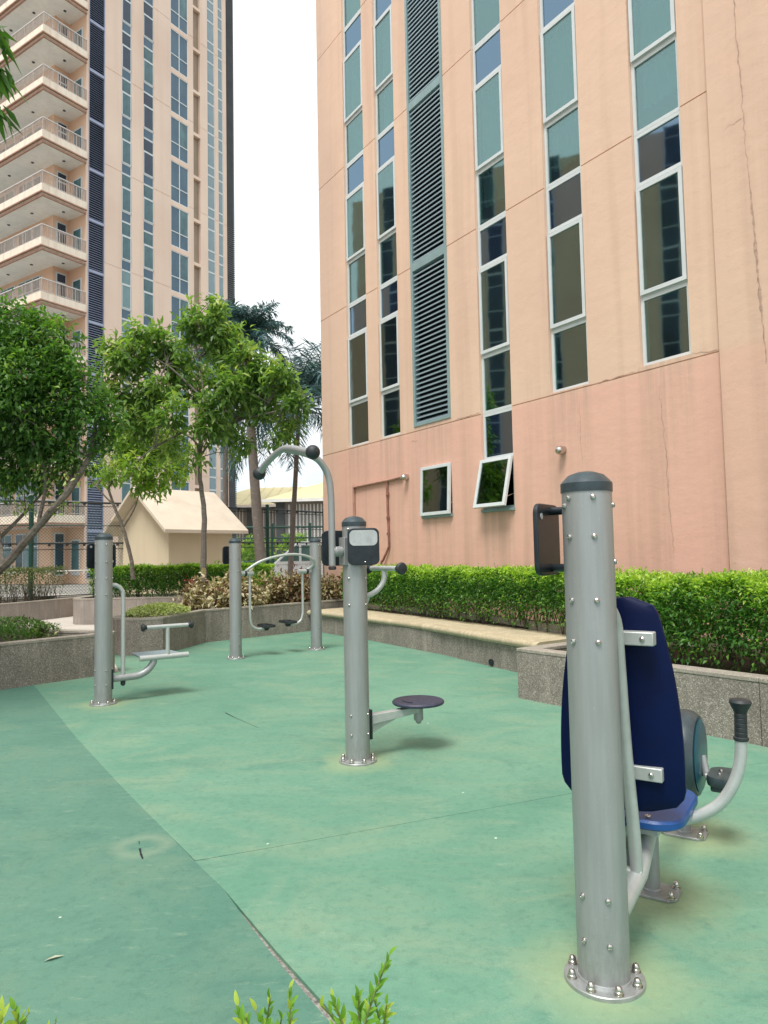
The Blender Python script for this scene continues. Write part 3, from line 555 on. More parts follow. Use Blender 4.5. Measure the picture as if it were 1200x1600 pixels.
b = MB(); b.bx(4.2, 15.2, .26, .4, 0, TT-.1); b.build('slot_wall', 'slot_wall', tw, smooth=False)
b = MB()
for k in range(int(TT/.16)): b.bx(14.66, 15.36, -.06, .02, k*.16, k*.16+.09)
b.bx(14.70, 15.32, .02, .12, 0, TT); b.build('corner_louvre', 'shed_dark', tw, smooth=False)
# tower louvre: slats in one strip, past the limit for single parts
b = MB(); z = .35
while z < TT-.6: b.box((3.53, .06, z), (1.02, .13, .016), (1, 0, 0), (0, math.cos(R(35)), math.sin(R(35)))); z += .145
tl = stuff(b.build('louvre_slats', 'tower_slat', tw, smooth=False))
b = MB(); b.bx(2.98, 4.08, .16, .24, .3, TT-.5); b.build('louvre_back', 'tower_glass_dark', tw, smooth=False)
b = MB(); b.bx(2.97, 3.01, -.02, .14, .3, TT-.5); b.bx(4.05, 4.09, -.02, .14, .3, TT-.5)
for k in range(NF): b.bx(3.01, 4.05, -.03, .12, F0+SF*k+2.55, F0+SF*k+2.72)
b.build('louvre_frame', 'tower_slat', tw, smooth=False)
TG = ['tower_glass', 'tower_glass_pale', 'tower_glass_dark', 'tower_glass']
for si, (a, c) in enumerate(strips+gs):
    for k in range(NF-1):
        z = JT+SF*k
        if z < .2: continue
        g = random.choice(TG) if si < 2 else 'sky_glass'
        window_unit(tw, a+.01, c-.01, z+.01, z+.69, .08, 'fixed', 'tower_glass_blue' if si < 2 else g, fw=.05)
        window_unit(tw, a+.01, c-.01, z+.70, z+2.28, .08, 'casement' if si < 2 else 'fixed', g, fw=.05)
        window_unit(tw, a+.01, c-.01, z+2.29, z+SF, .08, 'fixed', g, fw=.05)
for h in holes:
    if h[0] == bigs[0]:
        x0, x1, z0, z1 = h; xm = (x0+x1)/2; zm = z0+.36*(z1-z0)
        b = MB(); t = .06
        for x in (x0, xm-t/2, x1-t): b.bx(x, x+t, .02, .10, z0, z1)
        for z in (z0, zm, z1-t): b.bx(x0+t, xm-t/2, .02, .10, z, z+t); b.bx(xm+t/2, x1-t, .02, .10, z, z+t)
        wo_ = b.build('window', 'white_frame', tw, smooth=False)
        for xa, xb in ((x0+t, xm-t/2), (xm+t/2, x1-t)):
            for za, zb in ((z0+t, zm), (zm+t, z1-t)): p = MB(); p.bx(xa, xb, .05, .065, za, zb); p.build('pane', random.choice(['tower_glass_blue', 'tower_glass', 'tower_glass_blue']), wo_, smooth=False)
# balconies
def lbar(b, o0, o1, z0, z1, ext=byl):          # an L-shaped band wrapping the corner, o0..o1 = distance in from the outer faces
    b.prism([(o0, o0), (bxr, o0), (bxr, o1), (o1, o1), (o1, ext), (o0, ext)], z0, z1)
b = MB(); lbar(b, .06, bw_, -.30, -.02); slab_m = b.mesh('balcony', 'soffit', smooth=False)
b = MB(); lbar(b, -.10, .08, -.10, .36); lbar(b, -.02, .05, -.25, -.1); beam_m = b.mesh('edge_beam', 'balcony_render', smooth=False)
b = MB(); lbar(b, -.16, .05, -.165, -.10); lbar(b, -.06, .05, -.36, -.25); mo_m = b.mesh('moulding', 'moulding', smooth=False)
b = MB()
n = 26
for i in range(n+1): b.bx(i*bxr/n-.012, i*bxr/n+.012, -.012, .012, .36, 1.15) if i % 5 else b.bx(i*bxr/n-.028, i*bxr/n+.028, -.02, .02, .36, 1.15)
for i in range(1, 100): b.bx(-.012, .012, i*byl/100-.012, i*byl/100+.012, .36, 1.15) if i % 9 else b.bx(-.02, .02, i*byl/100-.028, i*byl/100+.028, .36, 1.15)
bal_m = b.mesh('balusters', 'rail_metal', smooth=False)
b = MB(); lbar(b, -.035, .035, 1.15, 1.20); lbar(b, -.015, .015, .44, .465); rail_m = b.mesh('handrail', 'rail_top', smooth=False)
b = MB(); b.lathe([(.09, 0), (.09, -.03), (.07, -.04)], (0, 0, 0), 12); cl_m = b.mesh('ceiling_light', 'shed_dark')
for k in range(NF+1):
    z = F0+SF*k
    if k:
        o = link('balcony', slab_m, tw); o.location = (0, 0, z)
        link('edge_beam', beam_m, o); link('moulding', mo_m, o); stuff(link('balusters', bal_m, o)); link('handrail', rail_m, o)
        for x, y in ((1.9, .9), (.9, 2.6), (.9, 5.2)): q = link('ceiling_light', cl_m, o); q.location = (x, y, -.30)
    if k == NF: break
    # door and window beside it on the right-hand recess, glazed door on the return wall
    b = MB(); b.bx(1.95, 2.62, bw_-.05, bw_-.003, z+.0, z+2.6); d = b.build('door', 'white_frame', tw, smooth=False)
    b = MB(); b.bx(2.02, 2.55, bw_-.07, bw_-.053, z+.08, z+1.9); b.bx(2.02, 2.55, bw_-.07, bw_-.053, z+2.02, z+2.5); b.build('pane', 'tower_glass_dark', d, smooth=False)
    b = MB(); b.bx(bxr-.05, bxr-.003, .35, 1.25, z+.0, z+2.15); d = b.build('door', 'white_frame', tw, smooth=False)
    b = MB(); b.bx(bxr-.07, bxr-.053, .45, 1.15, z+.35, z+2.05); b.build('pane', 'tower_glass', d, smooth=False)
    for (y0, nn_) in ((3.0, 3), (5.9, 3), (8.6, 2)):
        b = MB(); L_ = nn_*.8+.1; b.bx(bw_-.05, bw_-.003, y0, y0+L_, z+.35, z+2.62); d = b.build('window', 'white_frame', tw, smooth=False)
        for q in range(nn_): b = MB(); b.bx(bw_-.07, bw_-.053, y0+.1+q*.8, y0+.8+q*.8, z+.44, z+1.75); b.bx(bw_-.07, bw_-.053, y0+.1+q*.8, y0+.8+q*.8, z+1.83, z+2.53); b.build('pane', random.choice(TG), d, smooth=False)
def tl(x, y, z): return TO+Matrix.Rotation(TRZ, 3, 'Z') @ Vector((x, y, z))
for k, (x, y), lab in ((5, (2.2, .6), 'white plastic chair on the lowest fully visible tower balcony'), (8, (.8, 3.2), 'white plastic chair on a high tower balcony left of the corner')):
    c_ = thing('plastic_chair', lab, 'chair', tl(x, y, F0+SF*k), TRZ+R(40)); b = MB(); b.bx(-.22, .22, -.22, .22, .40, .43); b.build('seat', 'white_frame', c_); b = MB(); b.bx(-.22, .22, .19, .22, .43, .86); b.build('backrest', 'white_frame', c_)
    for dx in (-.2, .2):
        for dy in (-.2, .2): b = MB(); b.bx(dx-.02, dx+.02, dy-.02, dy+.02, 0, .40); b.build('leg', 'white_frame', c_)
c_ = thing('air_conditioner', 'low grey slatted air conditioner unit on the lowest fully visible tower balcony', 'air conditioner', tl(1.3, .9, F0+SF*5), TRZ); b = MB(); b.bx(-.45, .45, -.18, .18, .03, .62); b.build('casing', 'soffit', c_, smooth=False)
b = MB()
for q in range(8): b.bx(-.4, .4, -.2, -.182, .1+q*.06, .13+q*.06)
b.build('grille', 'shed_dark', c_, smooth=False)
# block to the left, outside the frame, which the windows mirror
mb = thing('neighbouring_block', 'peach apartment block left of the court, visible only mirrored in the window glass', 'building', (-25, 2, 0))
b = MB(); b.bx(-8, 0, -16, 24, 0, 22.5); b.build('wall', 'tower_recess', mb, smooth=False)
for y in range(-12, 23, 3):
    for k in range(7):
        b = MB(); b.bx(.0, .06, y, y+.9, 1+3.1*k, 4.08+3.1*k); o = b.build('window', 'white_frame', mb, smooth=False); b = MB(); b.bx(.06, .08, y+.06, y+.84, 1.06+3.1*k, 2.0+3.1*k); b.bx(.06, .08, y+.06, y+.84, 2.06+3.1*k, 3.4+3.1*k); b.bx(.06, .08, y+.06, y+.84, 3.46+3.1*k, 4.03+3.1*k); b.build('pane', 'tower_glass_dark', o, smooth=False)
# ================================================================== HUT
hp0 = Vector((-5.62, 18.5, 0)); ht = thing('garden_hut', 'small cream rendered hut with a plain gabled roof behind the hedge', 'hut', hp0, R(50))
gl, ll_ = 2.5, 2.05; ez, rzg = 2.30, 3.25      # local x: long wall away to the right, y: gable going left
b = MB(); b.add([(0, 0, 0), (ll_, 0, 0), (ll_, gl, 0), (0, gl, 0), (0, 0, ez), (ll_, 0, ez), (ll_, gl, ez), (0, gl, ez), (0, gl/2, rzg-.05), (ll_, gl/2, rzg-.05)], [(0, 1, 5, 4), (1, 2, 6, 9, 5), (2, 3, 7, 6), (3, 0, 4, 8, 7)]); b.build('wall', 'hut_render', ht, smooth=False)
sl = (rzg-ez)/(gl/2); ov = .32
b = MB()
for sgn in (0, 1):
    yo = -ov if sgn == 0 else gl+ov; ze = ez-sl*ov; b.add([(-ov, yo, ze), (ll_+ov, yo, ze), (ll_+ov, gl/2, rzg), (-ov, gl/2, rzg), (-ov, yo, ze+.09), (ll_+ov, yo, ze+.09), (ll_+ov, gl/2, rzg+.09), (-ov, gl/2, rzg+.09)], [(0, 1, 2, 3), (4, 7, 6, 5), (0, 4, 5, 1), (0, 3, 7, 4), (1, 5, 6, 2)])
b.build('roof', 'hut_roof', ht, smooth=False)
# ================================================================== WAREHOUSES, FENCES, VAN
def warehouse(label, x0, x1, y0, y1, ez, rz_, ang):
    t = thing('warehouse', label, 'warehouse', (x0, y0, 0), ang); L = x1-x0; D = y1-y0
    b = MB(); b.bx(0, L, 0, D*2, 0, ez); b.build('wall', 'shed_wall', t, smooth=False)
    b = MB(); b.add([(-.8, -.9, ez-.15), (L+.8, -.9, ez-.15), (L+.8, D, rz_), (3.2, D, rz_), (-.8, 2*D, ez-.15), (L+.8, 2*D, ez-.15)], [(0, 1, 2, 3), (0, 3, 4), (3, 2, 5, 4)])
    n = int(L/.9)
    for i in range(1, n):
        x = i*L/n
        if x < 3.2: continue
        b.tube([(x, -.9, ez-.12), (x, D, rz_+.03)], .05, 4)
    r = b.build('roof', 'yellow_roof', t, smooth=False); b = MB(); b.bx(-.85, L+.85, -1.0, -.9, ez-.36, ez-.12); b.build('gutter', 'soffit', r, smooth=False)
    b = MB(); b.bx(0, L, -.5, -.02, ez-.5, ez-.3); b.build('eave_shadow_board', 'shed_dark', t, smooth=False) if False else None
    for i in range(int(L/4.2)+1): b = MB(); b.bx(.1+i*4.2, .7+i*4.2, -.25, .0, 0, ez-.3); b.build('pilaster', 'shed_dark', t, smooth=False)
    for i in range(int(L/4.2)):
        b = MB()
        for q in range(11): b.bx(1+i*4.2+q*.28, 1.1+i*4.2+q*.28, -.06, -.0, 2.2, ez-.5)
        b.build('wall_ribs', 'soffit', t, smooth=False)
warehouse('grey warehouse with a yellow seamed roof, the nearer one ending at the pink building', -8.4, 14, 55, 62, 5.9, 7.9, R(-3))
warehouse('grey warehouse with a yellow roof, farther one beside the peach tower', -17, 9, 66, 74, 6.3, 8.6, R(0))
def fence(name, label, pts, top, rails, post_r, mat, wire=None):
    c = Vector((*pts[len(pts)//2], 0)); t = thing(name, label, 'fence', c)
    for p in pts:
        b = MB(); b.cyl((*p, 0), (*p, top+.12), post_r, 10); b.lathe([(post_r*1.15, 0), (post_r*1.15, .02), (.01, .05)], (*p, top+.12), 10); b.build('post', mat, t, True)
    for z, r, mt in rails:
        for a, c_ in zip(pts, pts[1:]):
            b = MB(); b.tube([(*a, z), (*c_, z)], r, 6)
            if r > .02:
                for i in range(1, 6): p = Vector((*a, z-.03)).lerp(Vector((*c_, z-.03)), i/6); b.box(p, (.05, .06, .09))
            b.build('rail', mt, t, True)
    if wire:
        b = MB(); z0, z1, sp_ = wire
        for a, c_ in zip(pts, pts[1:]):
            A, B = Vector((*a, 0)), Vector((*c_, 0)); L = (B-A).length; d = (B-A)/L; H_ = z1-z0; n = int((L+H_)/sp_)
            for i in range(n):
                for sg in (0, 1):
                    u0 = i*sp_-H_; u1 = u0+H_; za, zb = z0, z1
                    if u0 < 0: za = z0-u0; u0 = 0
                    if u1 > L: zb = z1-(u1-L); u1 = L
                    if zb <= za: continue
                    if sg: p, q = A+d*(L-u0), A+d*(L-u1)
                    else: p, q = A+d*u0, A+d*u1
                    b.tube([p+Vector((0, 0, za)), q+Vector((0, 0, zb))], .0035, 3, False)
        stuff(b.build('wire_mesh', 'wire_green', t, True))
    return t
FP = [(-14.2, 15.2), (-11.7, 16.9), (-9.25, 18.6), (-7.1, 20.1), (-5.4, 21.8), (-3.9, 23.7), (-2.2, 26), (-.6, 28.2)]
fence('chain_link_fence', 'tall dark green chain-link fence running behind the hut and planters', FP, 2.98, [(2.97, .03, 'fence_black'), (2.87, .012, 'fence_black'), (2.34, .012, 'fence_green'), (1.86, .026, 'fence_black'), (1.70, .012, 'fence_black'), (1.12, .022, 'white_paint'), (.46, .03, 'fence_black')], .06, 'fence_green', (.46, 2.95, .085))
fence('court_fence', 'lower green frame fence beyond the chain-link fence near the palms', [(-9.0, 30), (-6.6, 30.5), (-4.9, 31), (-3.3, 31.5), (-1.6, 32), (.5, 32.5)], 2.7, [(2.68, .05, 'fence_green'), (2.2, .035, 'fence_green'), (1.2, .035, 'fence_green')], .06, 'fence_green')
vn = thing('parked_van', 'white van parked behind the green fences beside the pink building', 'van', (-4.6, 28.6, 0), 0)
b = MB(); prof = [(0, .35), (0, 1.0), (.12, 1.12), (1.0, 1.9), (1.25, 1.97), (4.4, 1.95), (4.6, 1.7), (4.65, .35)]
b.add([(x, 0, z) for x, z in prof]+[(x, 1.8, z) for x, z in prof], [tuple(range(8)), tuple(range(8, 16))[::-1]]+[(i, (i+1) % 8, 8+(i+1) % 8, 8+i) for i in range(8)]); b.build('body', 'van_paint', vn, bevel=.05)
b = MB(); b.add([(.35, -.01, 1.2), (1.15, -.01, 1.2), (1.15, -.01, 1.82), (1.02, -.01, 1.82)], [(0, 1, 2, 3)]); b.add([(1.25, -.01, 1.2), (2.6, -.01, 1.2), (2.6, -.01, 1.82), (1.25, -.01, 1.82)], [(0, 1, 2, 3)]); b.build('side_window', 'car_glass', vn, smooth=False)
b = MB(); b.add([(.16, .1, 1.17), (.16, 1.7, 1.17), (.93, 1.7, 1.86), (.93, .1, 1.86)], [(0, 1, 2, 3)]); b.build('windscreen', 'car_glass', vn, smooth=False)
for x in (.8, 3.8): b = MB(); b.lathe([(.2, 0), (.33, .02), (.33, .2), (.2, .22)], (x, .0, .33), 20, (0, 1, 0)); b.build('wheel', 'tyre', vn)
# ================================================================== TREES
def limb(b, pts, r0, r1, seg=8):
    p = spline(pts, 5); n = len(p); b.tube([q+Vector((random.uniform(-1, 1), random.uniform(-1, 1), 0))*r0*.12 for q in p], [r0+(r1-r0)*i/(n-1) for i in range(n)], seg)
def broad_tree(name, label, base, trunk, branches, blobs, leafm, barkm, dens, per, L, spread, droop, tmu, wr=.36, r=(.07, .03), group=None, shell=.5, twigs=True, topbias=.18):
    t = thing(name, label, 'tree', base, 0, group); b = MB(); limb(b, trunk, r[0], r[1]); tr = b.build('trunk', barkm, t, True)
    b = MB()
    for br in branches: limb(b, br, r[1]*.8, r[1]*.25, 6)
    C, O = blobpts(blobs, dens, shell)
    if twigs:
        hubs = [Vector(br[-1]) for br in branches]+[Vector(br[len(br)//2]) for br in branches]+[Vector(trunk[-1])]
        for i in range(0, len(C), max(1, len(C)//170)):
            c = Vector(C[i]); h = min(hubs, key=lambda q: (q-c).length); b.tube([h, h.lerp(c, .5)+Vector((0, 0, .05)), c], [.011, .007, .003], 5, False)
    b.build('branch', barkm, t, True)
    p, d, l, w, ti = clusters(C, O, per, L, spread, droop, tmu, .2, wr, topbias)
    stuff(leaves('crown', p, d, l, w, ti, leafm, t)); return t
def B_(px, py, r, Y, ry=.8): c = at(px, py, Y); k = r*Y/FPX; return (tuple(c), (k, k*ry, k))
# dense dark tree, left
Y = 9.5
broad_tree('shade_tree', 'dense dark green tree with a leaning grey trunk at the left edge', gp(-110, 985, 0) if False else at(-100, 955, Y),
    [at(-100, 955, Y), at(-40, 920, Y), at(5, 885, Y), at(60, 822, Y), at(105, 770, Y), at(140, 715, Y+.1)],
    [[at(105, 770, Y), at(118, 700, Y+.3), at(90, 600, Y+.4), at(70, 520, Y+.2)], [at(60, 822, Y), at(70, 740, Y), at(30, 650, Y-.3)], [at(140, 715, Y+.1), at(150, 650, Y), at(135, 600, Y-.2)],
     [at(5, 885, Y), at(-10, 780, Y+.4), at(-20, 700, Y+.3), at(-30, 600, Y)], [at(-20, 860, Y+.3), at(40, 800, Y+.4), at(90, 740, Y+.5)], [at(-10, 780, Y+.4), at(0, 700, Y+.6), at(30, 640, Y+.5)]],
    [B_(10, 520, 62, Y), B_(75, 535, 55, Y+.1), B_(45, 585, 75, Y), B_(110, 610, 55, Y), B_(0, 620, 75, Y-.2), B_(60, 665, 70, Y+.1), B_(140, 660, 42, Y), B_(0, 700, 60, Y+.3), B_(-70, 560, 90, Y), B_(-90, 680, 90, Y), B_(120, 705, 44, Y+.2), B_(60, 730, 46, Y+.2), B_(0, 745, 46, Y+.3), B_(150, 625, 28, Y), B_(30, 485, 30, Y), B_(165, 660, 30, Y), B_(170, 690, 26, Y+.1), B_(110, 570, 30, Y)],
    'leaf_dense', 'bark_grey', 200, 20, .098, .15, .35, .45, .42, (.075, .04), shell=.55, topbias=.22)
lt = thing('shade_tree', 'sparse low sprays of leaves hanging under the dense tree before the fence', 'tree', (0, 0, 0)) if False else None
# tree in the middle
Y = 13.0
broad_tree('mango_tree', 'loose mid-green tree with a slim ringed trunk in front of the cream hut', (*at(318, 905, Y).xy, .45),
    [at(319, 915, Y), at(318, 860, Y), at(319, 800, Y), at(313, 750, Y), at(312, 715, Y)],
    [[at(312, 720, Y), at(305, 690, Y), at(270, 668, Y+.2), at(235, 640, Y+.3)], [at(312, 715, Y), at(330, 690, Y), at(375, 655, Y), at(420, 630, Y-.2)], [at(312, 715, Y), at(320, 640, Y), at(310, 560, Y+.1), at(300, 510, Y)],
     [at(330, 690, Y), at(350, 620, Y+.2), at(385, 560, Y)], [at(285, 675, Y), at(240, 700, Y-.3), at(215, 720, Y-.3)], [at(315, 620, Y), at(260, 570, Y), at(210, 550, Y)], [at(375, 655, Y), at(440, 640, Y-.3), at(475, 620, Y-.4)]],
    [B_(200, 560, 42, Y), B_(258, 540, 40, Y+.3), B_(315, 505, 40, Y), B_(350, 535, 42, Y+.2), B_(385, 570, 42, Y), B_(435, 595, 36, Y-.2), B_(465, 625, 28, Y-.3), B_(400, 630, 42, Y+.1), B_(345, 610, 45, Y-.4), B_(290, 590, 40, Y+.3), B_(235, 610, 40, Y), B_(330, 665, 38, Y-.3),
     B_(375, 690, 26, Y), B_(440, 675, 26, Y), B_(270, 650, 32, Y-.4), B_(165, 545, 20, Y), B_(190, 610, 30, Y), B_(225, 670, 32, Y+.2), B_(285, 485, 18, Y), B_(340, 482, 20, Y), B_(200, 650, 28, Y), B_(260, 700, 28, Y), B_(300, 720, 20, Y-.2), B_(170, 575, 24, Y), B_(225, 520, 26, Y), B_(455, 660, 20, Y)],
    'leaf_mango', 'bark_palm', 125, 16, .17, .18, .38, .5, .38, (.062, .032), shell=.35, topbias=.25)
# light tree behind the hut's left end
Y = 15.0
broad_tree('young_tree', 'yellow-green young tree with forked thin stems left of the hut', (*at(208, 900, Y).xy, .4),
    [at(208, 905, Y), at(204, 870, Y), at(192, 825, Y), at(178, 790, Y), at(170, 765, Y)],
    [[at(192, 825, Y), at(212, 790, Y), at(222, 750, Y), at(235, 720, Y)], [at(170, 765, Y), at(180, 730, Y), at(200, 700, Y)], [at(178, 790, Y), at(150, 760, Y), at(130, 735, Y)]],
    [B_(205, 690, 40, Y), B_(250, 715, 38, Y), B_(275, 745, 26, Y), B_(225, 745, 34, Y), B_(180, 735, 30, Y), B_(265, 680, 30, Y), B_(150, 745, 24, Y+.3), B_(215, 650, 30, Y), B_(240, 765, 22, Y), B_(290, 710, 24, Y), B_(210, 730, 34, Y-.4), B_(260, 740, 30, Y-.4), B_(230, 640, 34, Y), B_(185, 690, 34, Y)],
    'leaf_light', 'bark_grey', 75, 14, .17, .16, .38, .5, .33, (.045, .025), shell=.3)
# overhanging branch at the top left corner, its trunk beside the camera's left
Y = 4.6
broad_tree('overhanging_tree', 'dark drooping long leaves hanging into the top left corner', (-5.6, 5.6, .4),
    [Vector((-5.6, 5.6, .4)), Vector((-5.5, 5.6, 2.2)), Vector((-5.3, 5.3, 4.2)), Vector((-4.8, 5.0, 5.2))],
    [[Vector((-5.3, 5.3, 4.2)), Vector((-4.4, 5.0, 5.0)), Vector((-3.5, 4.8, 5.3)), at(-28, 30, Y)], [Vector((-4.8, 5.0, 5.2)), Vector((-4.9, 5.2, 5.8)), Vector((-4.6, 5.1, 6.3))], [Vector((-4.0, 4.9, 5.2)), at(-55, 130, Y)]],
    [B_(-10, 45, 20, Y, .8), B_(-8, 105, 16, Y), B_(-50, 60, 40, Y), B_(-14, 160, 10, Y), (( -4.7, 5.2, 5.9), (.9, .9, .6)), ((-5.9, 5.4, 5.6), (.9, 1., .7))],
    'leaf_dense', 'bark_dark', 90, 12, .22, .07, 1.1, .35, .22, (.1, .04), shell=.3, topbias=0)
# sparse lower foliage of the dense tree
t = bpy.data.objects['shade_tree']
C, O = blobpts([B_(20, 735, 44, 9.6), B_(75, 735, 36, 9.5), B_(120, 730, 34, 9.6), B_(0, 765, 34, 9.7), B_(95, 790, 14, 9.5), B_(45, 790, 18, 9.6), B_(160, 725, 22, 9.5)], 70, .2)
p, d, l, w, ti = clusters(C, O, 10, .085, .16, .5, .72, .18, .42, .1); stuff(leaves('lower_foliage', p, d, l, w, ti, 'leaf_mango', t))
# palms
def palm(label, base, top, r, fl, nf, orange=False, seed=0, lean=(0, 0)):
    rnd = random.Random(seed); t = thing('palm_tree', label, 'palm', base); b = MB(); base = Vector(base); top = Vector(top)
    n = 26; pts = [base.lerp(top, i/n)+Vector((.12*math.sin(i/n*2.2)*lean[0], 0, 0)) for i in range(n+1)]; b.tube(pts, [r*(1.25-.35*i/n)*(1+.05*(i % 2)) for i in range(n+1)], 12); b.build('trunk', 'bark_palm', t, True)
    cs = pts[-1]+Vector((0, 0, .75)); b = MB(); b.tube([pts[-1], pts[-1].lerp(cs, .3), pts[-1].lerp(cs, .7), cs], [r*1.0, r*1.25, r*.95, r*.6], 12); b.build('crown_shaft', 'palm_orange' if orange else 'leaf_palm', t, True)
    P = []; D = []; L = []; Wd = []; T = []; rb = MB()
    for f in range(nf):
        az = f*2.399+seed; el = R(rnd.choice([80, 68, 55, 40, 20, 0])+rnd.uniform(-8, 8)); h = Vector((math.cos(az), math.sin(az), 0)); ln = fl*rnd.uniform(.8, 1.1); q = cs-Vector((0, 0, .1)); e = el; pr = [q.copy()]; m_ = 26
        for i in range(m_):
            dd = h*math.cos(e)+Vector((0, 0, math.sin(e))); q = q+dd*ln/m_; e -= R(2.3+2.0*i/m_)*(1.1 if el > 0 else .9); pr.append(q.copy())
            if i < 3: continue
            sidev = h.cross(Vector((0, 0, 1))); up = sidev.cross(dd)
            for s_ in (-1, 1):
                for pl_ in (0, 1, 2):
                    v = (sidev*s_*rnd.uniform(.6, 1)+dd*.55+up*rnd.uniform(-.5, .7)+Vector((0, 0, -.25))).normalized(); P.append(q+dd*rnd.uniform(0, ln/m_)); D.append(v); ll = fl*.26*math.sin(math.pi*(i+4)/(m_+7))**.6*rnd.uniform(.8, 1.1); L.append(ll); Wd.append(.034); T.append(rnd.uniform(0, .9))
        rb.tube(pr, [.022*(1-i/len(pr))+.004 for i in range(len(pr))], 4, False)
    rb.build('frond_stalks', 'leaf_palm', t, True); stuff(leaves('fronds', np.array(P), np.array(D), np.array(L), np.array(Wd), np.array(T), 'leaf_palm', t, .1, .25))
Y = 20.; palm('feathery palm with a thick ringed grey trunk, left of the two at the pink building', (*gp(412, 955, 0).xy, .2) if False else (*at(412, 880, Y).xy, .2), at(390, 566, Y), .125, 1.4, 30, False, 1, (-.6, 0))
Y = 22.; palm('feathery palm with a slim trunk and orange crown shaft against the pink building', (*at(451, 880, Y).xy, .2), at(466, 668, Y), .07, 3.0, 46, True, 2)
Y = 24.; palm('feathery palm showing behind the loose mid-green tree', (*at(352, 880, Y).xy, .2), at(352, 590, Y), .09, 1.9, 24, False, 3)
# ================================================================== HEDGES AND PLANTS
def hedge(label, path, wid, z0, z1, n, L, mat='leaf_hedge', ns=40, seed=0, **k):
    c = Vector((*path[len(path)//2], z0)); t = thing('hedge', label, 'hedge', c); stuff(hedge_leaves('foliage', path, wid, z0+.03, z1, n, L, mat, t, seed, **k)); stems('stems', path, wid, z0-.05, z1, ns, 'bark_dark', t)
    P = [Vector((p[0], p[1], 0)) for p in path]; A = []; D = []; T = []; Ls = []; b = MB()
    for q in range(int(sum((P[i+1]-P[i]).length for i in range(len(P)-1))*22)):
        i = random.randrange(len(P)-1); c = P[i].lerp(P[i+1], random.random()); d = (P[i+1]-P[i]).normalized(); c = c+Vector((-d.y, d.x, 0))*random.uniform(-.48, .48)*wid+Vector((0, 0, z1-.04)); hh = random.uniform(.05, .15); ln = Vector((random.uniform(-.5, .5), random.uniform(-.5, .5), 1)).normalized()
        b.tube([c, c+ln*hh], [.0022, .001], 4, False)
        for k_ in range(8): A.append(c+ln*hh*(k_/7)); D.append(ln*.7+Vector((random.uniform(-1, 1), random.uniform(-1, 1), random.uniform(-.3, .4)))); T.append(random.uniform(.5, 1)); Ls.append(L*random.uniform(.5, 1))
    stuff(b.build('shoot_stems', 'bark_dark', t, True)); stuff(leaves('shoots', np.array(A), np.array(D), np.array(Ls), np.array(Ls)*.42, np.array(T), mat, t)); return t
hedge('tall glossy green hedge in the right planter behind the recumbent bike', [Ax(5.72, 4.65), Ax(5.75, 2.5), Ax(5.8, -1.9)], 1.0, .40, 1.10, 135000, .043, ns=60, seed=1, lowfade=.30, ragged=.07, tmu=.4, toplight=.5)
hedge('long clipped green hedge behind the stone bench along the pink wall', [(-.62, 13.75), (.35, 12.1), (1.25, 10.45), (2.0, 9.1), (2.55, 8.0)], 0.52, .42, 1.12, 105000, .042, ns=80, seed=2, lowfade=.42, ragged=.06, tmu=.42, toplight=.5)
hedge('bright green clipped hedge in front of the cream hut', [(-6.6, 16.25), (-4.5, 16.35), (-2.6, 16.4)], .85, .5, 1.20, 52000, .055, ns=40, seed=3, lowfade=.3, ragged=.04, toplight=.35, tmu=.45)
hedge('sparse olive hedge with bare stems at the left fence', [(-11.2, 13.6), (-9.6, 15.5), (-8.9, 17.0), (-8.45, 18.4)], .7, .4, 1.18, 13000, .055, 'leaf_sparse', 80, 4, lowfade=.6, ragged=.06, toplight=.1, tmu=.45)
def shrub(name, label, cat, c, r, n, L, mat, tmu, wr=.5, group=None, up=.3):
    t = thing(name, label, cat, c, 0, group); C, O = blobpts([((c[0], c[1], c[2]+r[2]*.55), r)], n/(r[0]*r[1]*r[2]*4.2), .3); C = C[C[:, 2] > c[2]-.02]; O = np.tile([0, 0, up], (len(C), 1))+RNG.normal(0, .3, (len(C), 3))
    p, d, l, w, ti = clusters(C, O, 9, L, L*.8, -.05, tmu, .24, wr); k = p[:, 2] > c[2]-.01; stuff(leaves('foliage', p[k], d[k], l[k], w[k], ti[k], mat, t))
    b = MB()
    for q in range(9): b.tube([Vector(c), Vector(c)+Vector((random.uniform(-1, 1)*r[0]*.7, random.uniform(-1, 1)*r[1]*.7, r[2]*random.uniform(.7, 1.3)))], [.009, .004], 5, False)
    b.build('stem', 'bark_dark', t, True); return t
rn = random.Random(5)
GC = 'cream and red variegated croton shrubs in the planter behind the air walker'
cp_ = [(-3.2, 12.6), (-2.75, 12.9), (-2.9, 12.35), (-2.4, 13.05), (-2.0, 13.4), (-2.45, 12.75), (-1.75, 13.75), (-1.6, 13.45), (-1.25, 14.15), (-1.15, 13.95), (-2.9, 13.4), (-2.1, 14.1), (-.85, 14.6), (-3.45, 12.9), (-.55, 14.35), (-.2, 13.95)]
for i, (x, y) in enumerate(cp_): shrub('croton_shrub', 'cream and dark red variegated croton shrub in the bed behind the air walker', 'shrub', (x, y, .44), (.36, .32, rn.uniform(.36, .50)), 85, .105, 'leaf_croton', rn.choice([.45, .55, .66, .72, .38]), .42, GC)
shrub('red_shrub', 'dark red leafy shrub rising behind the crotons near the slim palm', 'shrub', (-1.75, 14.9, .45), (.35, .3, .5), 60, .13, 'leaf_red', .5, .3)
shrub('red_shrub', 'dark red croton shrub beside the slim ringed tree trunk', 'shrub', (-3.45, 13.1, .45), (.3, .3, .42), 50, .1, 'leaf_red', .45, .3)
shrub('leafy_shrub', 'broad yellow-green leafy shrub right of the near walker post', 'shrub', (-2.75, 15.0, .4), (.5, .35, .5), 90, .17, 'leaf_light', .55, .22)
